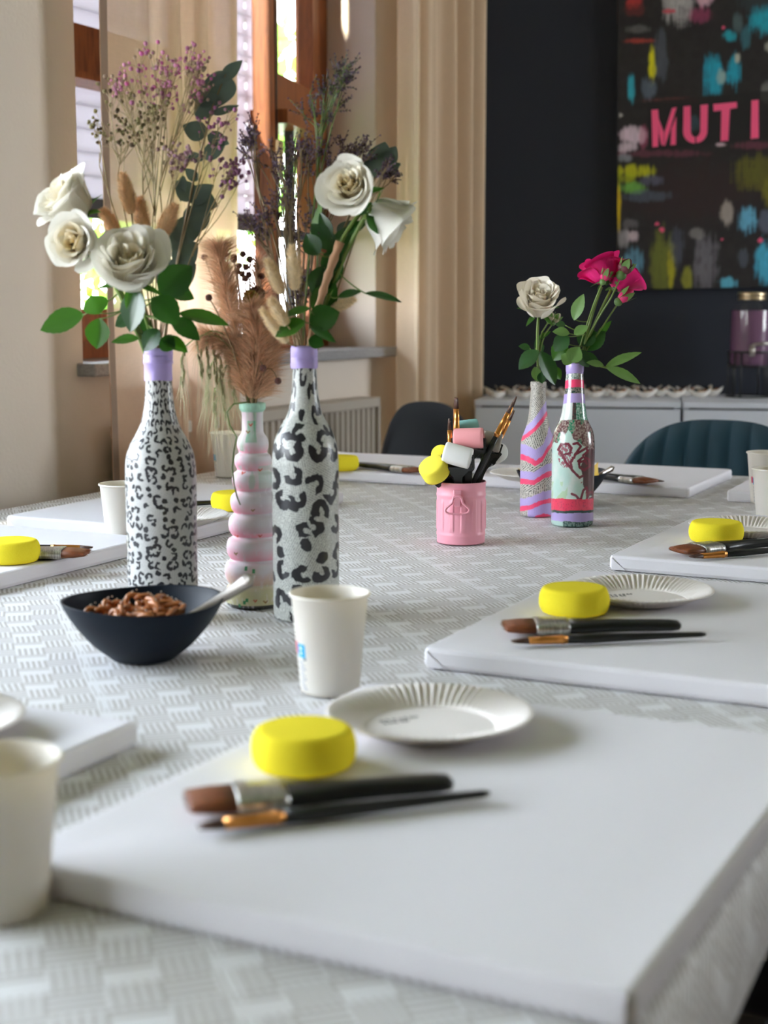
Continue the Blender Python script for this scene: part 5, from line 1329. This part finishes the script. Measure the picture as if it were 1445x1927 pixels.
tl = (.82, .68, .46)
tail('pale bunny tail standing upright in the bold leopard bottle', W(555, 546, DB - .02), W(550, 462, DB - .02), bez(neckB, W(565, 620, DB), W(557, 570, DB - .02), 6), .0092, col=tl)
tail('pale bunny tail leaning left beside the upright one', W(532, 553, DB - .02), W(502, 488, DB - .02), bez(neckB, W(560, 620, DB), W(545, 580, DB - .02), 6), .0086, col=tl)
tail('pale bunny tail low at left behind the bright rose leaf', W(540, 612, DB - .03), W(508, 562, DB - .03), bez(neckB, W(565, 640, DB), W(550, 625, DB - .03), 6), .0085, col=tl)
tail('lowest pale bunny tail just over the lavender tape of the bold bottle', W(541, 645, DB - .02), W(492, 582, DB - .02), bez(neckB - V3((0, 0, .01)), W(562, 648, DB), W(550, 650, DB - .02), 6), .0080, col=tl)
tail('small bunny tail pointing right beside the long leaf of the bold bottle', W(620, 585, DB), W(668, 562, DB), bez(neckB, W(590, 620, DB), W(605, 595, DB), 6), .0062, col=tl)

# --- airy sprays
def spray(name, label, foot, fork, cen, rad, n1, n2, cols, stemcol, kind, seed, sr=.0007, fs=.0021, group='dried flower sprays', px=True):
    rnd = random.Random(seed); foot, fork, cen = V3(foot), V3(fork), V3(cen); r = thing(name, label, 'dried flowers', foot, 0, group)
    s = MB(); fl = MB(); s.tube(bez(foot, foot * .4 + fork * .6 + V3((rnd.uniform(-.01, .01), 0, .0)), fork, 8), sr, 5)
    def blob(p, d, k=1.0):
        c = rnd.choice(cols); q = rnd.uniform(.75, 1.3); c = tuple(min(1, x * q) for x in c)
        if kind == 'ball': fl.ball(p, fs * rnd.uniform(.6, 1.3) * k, 5, 4, col=c)
        else:
            for _ in range(4):
                dd = (d.normalized() + V3((rnd.uniform(-1, 1), rnd.uniform(-1, 1), rnd.uniform(-1, 1))) * .8).normalized()
                fl.ball(p + dd * fs * 1.1, fs * rnd.uniform(.6, 1.1), 4, 3, col=c, sc=(.45, .45, 1.3), M=basis(dd).to_3x3())
    s.tube([fork, fork.lerp(cen, .5)], sr * .8, 5, cap=False)
    for a in range(n1 if kind != 'ball' else int(n1 * .75)):
        d = V3((rnd.gauss(0, .55), rnd.gauss(0, .5), rnd.gauss(0, .55))); d = d if d.length < 1 else d.normalized()
        p1 = cen + V3((d.x * rad[0], d.y * rad[1], d.z * rad[2])); mid = fork * .45 + p1 * .55 + V3((rnd.uniform(-.008, .008), rnd.uniform(-.008, .008), -.006))
        k0 = rnd.uniform(-.30, .50); st0 = fork.lerp(cen, k0) if k0 > 0 else fork.lerp(foot, -k0); mid = st0.lerp(p1, .5) + V3((rnd.uniform(-.006, .006), rnd.uniform(-.006, .006), -.006))
        s.tube(bez(st0, mid, p1, 5), [sr * .75, sr * .7, sr * .6, sr * .55, sr * .5, sr * .45], 4, cap=False)
        out = (p1 - fork).normalized(); sub = min(rad) * .45 + .004
        for b in range(n2):
            q = p1 + (out * rnd.uniform(-.4, 1.0) + V3((rnd.uniform(-1, 1), rnd.uniform(-1, 1), rnd.uniform(-1, 1))) * .75) * sub
            st = p1 + (fork - p1) * rnd.uniform(0, .25)
            s.tube([st, (st + q) * .5 + V3((0, 0, .001)), q], sr * .35, 3, cap=False); blob(q, q - st)
            if kind != 'ball':
                for f in (.35, .55, .75): blob(st.lerp(q, f) + V3((0, 0, .0005)), q - st)
            elif rnd.random() < .5:
                q2 = q + V3((rnd.uniform(-1, 1), rnd.uniform(-1, 1), rnd.uniform(-.5, 1))) * sub * .35; s.tube([st.lerp(q, .7), q2], sr * .3, 3, cap=False); blob(q2, q2 - q, .8)
    s.build('stem', M[stemcol], r, foot); fl.build('blossoms', M['plant_col'], r, foot); return r
mm = DA / FPX
pinkc = [(.58, .14, .36), (.45, .16, .30), (.62, .26, .42), (.42, .30, .22)]; greenc = [(.24, .20, .09), (.34, .30, .15), (.14, .09, .05)]; purp = [(.10, .055, .10), (.15, .10, .17), (.07, .04, .05), (.22, .16, .25)]
D2 = DA + .02
G_ = 'gypsophila sprays in the fine leopard bottle'
spray('gypsophila_spray', 'dusty pink gypsophila spray at the top centre of the fine leopard bouquet', neckA, W(290, 380, D2), W(280, 168, D2), (58 * mm, .03, 46 * mm), 17, 9, pinkc, 'stem_dry', 'ball', 1, group=G_)
spray('gypsophila_spray', 'pink gypsophila spray at right of the top one, beside the eucalyptus tips', neckA, W(300, 350, D2), W(350, 160, D2), (52 * mm, .03, 40 * mm), 15, 9, pinkc, 'stem_dry', 'ball', 2, group=G_)
spray('gypsophila_spray', 'greenish gypsophila spray at left with tiny brown buds, over the highest white rose', neckA, W(222, 330, D2), W(235, 230, D2), (50 * mm, .03, 52 * mm), 14, 6, greenc, 'stem_dry', 'ball', 3, group=G_)
spray('gypsophila_spray', 'greenish gypsophila spray in the middle of the fine leopard bouquet', neckA, W(268, 320, D2), W(280, 225, D2), (46 * mm, .03, 55 * mm), 13, 6, greenc, 'stem_dry', 'ball', 4, group=G_)
spray('gypsophila_spray', 'thin gypsophila twig nearest the brown curtain hem', neckA, W(187, 312, D2), W(188, 262, D2), (14 * mm, .02, 24 * mm), 4, 4, greenc, 'stem_dry', 'ball', 5, group=G_)
spray('gypsophila_spray', 'mauve gypsophila spray halfway up beside the eucalyptus branch', neckA, W(318, 400, D2), W(335, 300, D2 - .04), (32 * mm, .02, 36 * mm), 10, 7, [(.30, .15, .22), (.42, .26, .30), (.22, .12, .12)], 'stem_dry', 'ball', 6, group=G_)
spray('gypsophila_spray', 'mauve gypsophila spray reaching right toward the open sash', neckA, W(388, 410, D2), W(425, 335, D2), (28 * mm, .02, 36 * mm), 10, 8, [(.42, .18, .36), (.28, .12, .20)], 'stem_dry', 'ball', 7, group=G_)
spray('gypsophila_spray', 'mauve gypsophila spray at the far right of the fine leopard bouquet, under the eucalyptus top', neckA, W(378, 330, D2), W(400, 240, D2), (40 * mm, .02, 40 * mm), 9, 6, [(.45, .16, .34), (.30, .15, .2)], 'stem_dry', 'ball', 8, group=G_)
G_ = 'sea lavender sprays in the bold leopard bottle'
D3 = DB + .03
for k, (fk, cn, rd, n1, n2, lb) in enumerate([((596, 270), (600, 195), (40, 46), 10, 8, 'purple sea lavender spray at the top of the bold bouquet, below the tall twig'), ((612, 215), (655, 150), (36, 34), 7, 7, 'tall sea lavender twig reaching highest of the bold bouquet'),
        ((485, 350), (472, 265), (20, 30), 8, 8, 'sea lavender spray at far left of the bold bouquet, before the shutter'), ((540, 400), (520, 305), (45, 40), 9, 7, 'purple sea lavender spray before the orange window post'),
        ((560, 400), (570, 290), (32, 34), 7, 7, 'sea lavender spray beside the tall stems, middle of the bold bouquet'), ((590, 400), (610, 300), (32, 36), 10, 8, 'sea lavender spray just left of the open white rose'), ((610, 380), (660, 285), (42, 28), 9, 8, 'sea lavender spray arching over the open white rose'),
        ((520, 500), (490, 430), (42, 30), 12, 8, 'pale purple sea lavender spray low at left near the green shrub'), ((545, 500), (530, 380), (40, 52), 12, 7, 'dense sea lavender spray in the centre of the bold bouquet'), ((570, 520), (575, 430), (30, 46), 9, 7, 'sea lavender spray above the upright pale bunny tail'),
        ((690, 380), (728, 325), (18, 22), 6, 8, 'sea lavender tip beside the dark eucalyptus leaves at right'), ((560, 600), (565, 540), (20, 40), 10, 8, 'sea lavender low in the bold bouquet over the neck')]):
    spray('sea_lavender_spray', lb, inb(neckB, k), W(*fk, D3), W(*cn, D3), (rd[0] * mm, .03, rd[1] * mm), n1, n2, purp, 'stem_green' if k < 2 else 'stem_brown', 'limo', 20 + k, sr=.0011, fs=.0013, group=G_)

# --- bubble vase: pampas, ball flowers, hanging barley
neckV = LV + V3((0, 0, .222)); DV = LV.y
def pampas(label, path, w, n, col, name='pampas_plume', hl=.028):
    org = V3(path[0]); r = thing(name, label, 'dried grass', org, 0, 'pampas plumes'); rnd = random.Random(n)
    pts = [V3(p) for p in path]; K = len(pts) - 1
    l = MB(); l.tube(pts, .0016, 5); l.build('stem', M['stem_dry'], r, org); h = MB()
    for _ in range(n):
        q = rnd.random() * K
        if name == 'pampas_plume' and q < 1 and path[0].z < neckV.z - .005: q = 1 + rnd.random() * (K - 1)
        a = int(q); p = pts[a].lerp(pts[min(a + 1, K)], q - a); ax = (pts[min(a + 1, K)] - pts[a]).normalized(); f = q / K
        o = V3((rnd.gauss(0, 1), rnd.gauss(0, 1), rnd.gauss(0, 1))); o = (o - ax * o.dot(ax)).normalized()
        ww = w * (math.sin(PI * min(1, .12 + .83 * f)) ** .6) * min(1, .25 + f / .35); k = rnd.uniform(.65, 1.3)
        h.hair(p + o * ww * rnd.uniform(.0, .75), ax * rnd.uniform(.4, 1.0) + o * rnd.uniform(.15, .8), hl * rnd.uniform(.5, 1.1), .00030, bend=o * .25 + V3((0, 0, -.25)), col=tuple(x * k for x in col))
    h.build('plume_hairs', M['fuzz'], r, org); return r
pc_ = (.66, .42, .26)
pampas('tall tan pampas plume leaning left in the bubble vase', [neckV - V3((0, 0, .03)), W(468, 740, DV), W(458, 690, DV), W(440, 620, DV), W(425, 550, DV), W(414, 490, DV), W(411, 466, DV)], .0125, 5200, pc_)
pampas('broad tan pampas plume right above the mint rim of the bubble vase', [neckV - V3((0, 0, .03)), W(475, 750, DV - .01), W(480, 710, DV - .01), W(484, 660, DV - .01), W(480, 610, DV - .01), W(474, 580, DV - .01)], .0190, 5200, pc_)
pampas('pampas plume at the right side of the bubble vase beside the bold bottle', [neckV - V3((0, 0, .03)), W(482, 745, DV + .02), W(500, 690, DV + .02), W(510, 640, DV + .02), W(512, 610, DV + .02)], .0130, 2600, pc_)
pampas('small pampas tuft sticking out left of the bubble vase plumes', [W(455, 690, DV), W(430, 650, DV), W(405, 636, DV), W(385, 634, DV)], .0085, 1300, pc_)
pampas('thin pampas plume standing behind the ball flowers', [neckV, W(490, 640, DV + .03), W(487, 560, DV + .03), W(484, 490, DV + .03)], .0080, 1500, (.55, .36, .24))
tw = MB(); org = neckB; r = thing('dried_stalk', 'ribbed tan dried stalk slanting right through the rose leaves of the bold bottle', 'dried stalk', org)
pth = bez(neckB - V3((0, 0, .02)), W(592, 580, DB - .01), W(640, 455, DB - .01), 24); tw.tube(pth, [.0030 + .0008 * math.sin(2.2 * i) + .0016 * (i / 24) for i in range(25)], 8); tw.build('stalk', simple('tan_stalk', (.44, .24, .13), .7), r, org)
def ballflower(label, pos, R, col, d):
    c = W(*pos, d); org = neckV; r = thing('ball_flower', label, 'dried flowers', org, 0, 'dried ball flowers in the bubble vase')
    l = MB(); l.ball(c, R, 12, 8, col=col)
    rnd = random.Random(int(pos[0]))
    for _ in range(90):
        o = V3((rnd.gauss(0, 1), rnd.gauss(0, 1), rnd.gauss(0, 1))).normalized(); l.ball(c + o * R * .96, R * .16, 4, 3, col=tuple(x * rnd.uniform(.7, 1.3) for x in col))
    l.build('flower_head', M['plant_col'], r, org); l = MB(); l.tube(bez(neckV + V3((0, 0, -.02)), W(pos[0] * .4 + 478 * .6, 640, d), c, 8), .0007, 4); l.build('stem', M['stem_brown'], r, org)
bc = (.16, .065, .05)
BF = [((385, 484), 'at far left of the tall pampas plume'), ((440, 488), 'left of the ball cluster'), ((457, 478), 'highest of the cluster'), ((450, 500), 'in the middle of the cluster, left'), ((463, 503), 'in the middle of the cluster'), ((470, 488), 'right of the highest in the cluster'), ((455, 515), 'low in the cluster'), ((468, 517), 'lowest right of the cluster'), ((461, 524), 'at the bottom of the cluster'), ((446, 510), 'low left in the cluster'),
      ((492, 520), 'near the leaning pale bunny tail'), ((393, 560), 'at left beside the rose leaf'), ((495, 693), 'inside the broad plume'), ((523, 717), 'sticking out right above the mint rim'), ((440, 484), 'touching the tall plume')]
for pos, w in BF: ballflower('small dark brown ball flower ' + w, pos, .0036, bc, DV + (.02 if pos[1] < 530 else -.03))
ballflower('large mustard yellow ball flower behind the brown cluster stems', (472, 560), .0085, (.36, .22, .03), DV + .01)
ballflower('large brown ball flower touching the mustard one', (484, 554), .0085, (.20, .09, .04), DV + .02)
def barley(label, path, tipdirs, seed):
    org = V3(path[0]); r = thing('barley_stalk', label, 'dried grass', org, 0, 'hanging barley stalks'); rnd = random.Random(seed)
    l = MB(); pts = [V3(p) for p in path]; l.tube(pts, .0008, 5); l.build('stem', M['stem_green'], r, org)
    e = MB(); K = len(pts) - 1; a0 = pts[-1]; d0 = tipdirs
    for k in range(16):
        f = k / 15; p = a0 + d0 * (f * .040) + V3((rnd.uniform(-1, 1), rnd.uniform(-1, 1), 0)) * .002
        e.ball(p, .0032, 5, 4, col=(.42, .42, .22), sc=(.4, .4, 1.2), M=basis(d0).to_3x3())
        for _ in range(2): e.hair(p, d0 + V3((rnd.uniform(-.28, .28), rnd.uniform(-.2, .2), 0)), .060 * rnd.uniform(.6, 1.15), .00022, V3((0, 0, -.15)), col=(.55, .52, .34))
    e.build('ear', M['fuzz'], r, org); return r
dn = V3((0, 0, -1))
for k, (x0, y0, dx) in enumerate([(345, 655, -.05), (372, 640, .12), (386, 640, .1), (402, 650, .05), (412, 670, .1), (424, 655, .12), (395, 690, -.12), (418, 720, .08), (405, 735, -.02), (432, 690, .15)]):
    barley(('hanging green barley ear left of the bubble vase, ' + ['farthest left', 'second from the left', 'third from the left', 'before the curtain centre', 'in the thick of the bunch', 'near the pampas', 'low and leaning left', 'low near the vase neck', 'lowest of the bunch', 'nearest the plume'][k]),
           bez(neckV - V3((0, 0, .02)), W(440, 560 + 6 * k, DV - .01), W(x0, y0, DV - .015 + .004 * k), 10), (dn + V3((dx, 0, 0))).normalized(), k)
l = MB(); org = neckV
curl = [(465, 757), (440, 760), (427, 775), (432, 800), (445, 822), (440, 850), (437, 880), (440, 910), (446, 935), (452, 950)]
l.tube(smooth3 if False else [W(x, y, DV - .035 - .02 * math.sin(PI * min(1, i / 5)) * 0 - (.020 if y > 830 else .0)) for i, (x, y) in enumerate(curl)], .0009, 5)
tag(l.build('grass_blade', M['stem_green'], None, W(465, 757, DV - .035)), 'thin green grass blade curling down along the left of the bubble vase', 'dried grass')

# ================================================================== light, camera
wd = bpy.data.worlds.new('sky'); SC.world = wd; wd.use_nodes = True; nt = wd.node_tree
bgn = nt.nodes['Background']; tcn = nt.nodes.new('ShaderNodeTexCoord'); sp = nt.nodes.new('ShaderNodeSeparateXYZ'); rp = nt.nodes.new('ShaderNodeValToRGB')
nt.links.new(tcn.outputs['Generated'], sp.inputs[0]); nt.links.new(sp.outputs[2], rp.inputs[0]); nt.links.new(rp.outputs[0], bgn.inputs[0])
rp.color_ramp.elements[0].position = 0; rp.color_ramp.elements[0].color = (.95, .96, 1, 1); rp.color_ramp.elements[1].position = .6; rp.color_ramp.elements[1].color = (.72, .82, 1, 1)
bgn.inputs[1].default_value = 19.0
def portal(loc, out, sx, sy):
    la = bpy.data.lights.new('portal', 'AREA'); la.shape = 'RECTANGLE'; la.size = sx; la.size_y = sy; la.cycles.is_portal = True
    o = bpy.data.objects.new('window_portal', la); COL.objects.link(o); o.location = loc; o.rotation_euler = (-V3(out)).to_track_quat('-Z', 'Z').to_euler(); return o
nv_ = V3((-CA, SA, 0))
portal(F(WO - .005, (N0 + N1) / 2, (ZS + 1.75) / 2), nv_, N1 - N0, 1.75 - ZS)
portal(F(3.01, (R0 + R1) / 2, 1.6), V3((CA, -SA, 0)), R1 - R0, 1.4)
portal(F(WO - .005, (T0 + T1) / 2, (ZS + ZH) / 2), nv_, T1 - T0, ZH - ZS)
su = bpy.data.lights.new('sun', 'SUN'); su.energy = 20; su.angle = math.radians(1.2); su.color = (1, .88, .70)
so = bpy.data.objects.new('sun', su); COL.objects.link(so); so.location = F(-5, 0, 5)
so.rotation_euler = (V3((CA, -SA, 0)) * .19 + V3((SA, CA, 0)) * .84 + V3((0, 0, -.50))).to_track_quat('-Z', 'Z').to_euler()
cam = bpy.data.cameras.new('camera'); co = bpy.data.objects.new('camera', cam); COL.objects.link(co); SC.camera = co
co.location = (0, 0, EYE); co.rotation_euler = (PI / 2 - PITCH, 0, 0)
cam.sensor_fit = 'VERTICAL'; cam.sensor_height = 36.0; cam.sensor_width = 36.0 * 1445 / 1927; cam.lens = FPX / 1927 * 36.0
cam.clip_start = .02; cam.clip_end = 200
cam.dof.use_dof = True; cam.dof.focus_distance = 2.05; cam.dof.aperture_fstop = cam.lens / 9.0
vs_ = SC.view_settings; vs_.view_transform = 'Standard'; vs_.look = 'None'; vs_.exposure = 0.33; vs_.gamma = 1.0; vs_.use_curve_mapping = False
cy = SC.cycles; cy.use_denoising = True; cy.max_bounces = 10; cy.diffuse_bounces = 5; cy.transparent_max_bounces = 16; cy.transmission_bounces = 6; cy.sample_clamp_indirect = 6.0
cy.caustics_reflective = False; cy.caustics_refractive = False
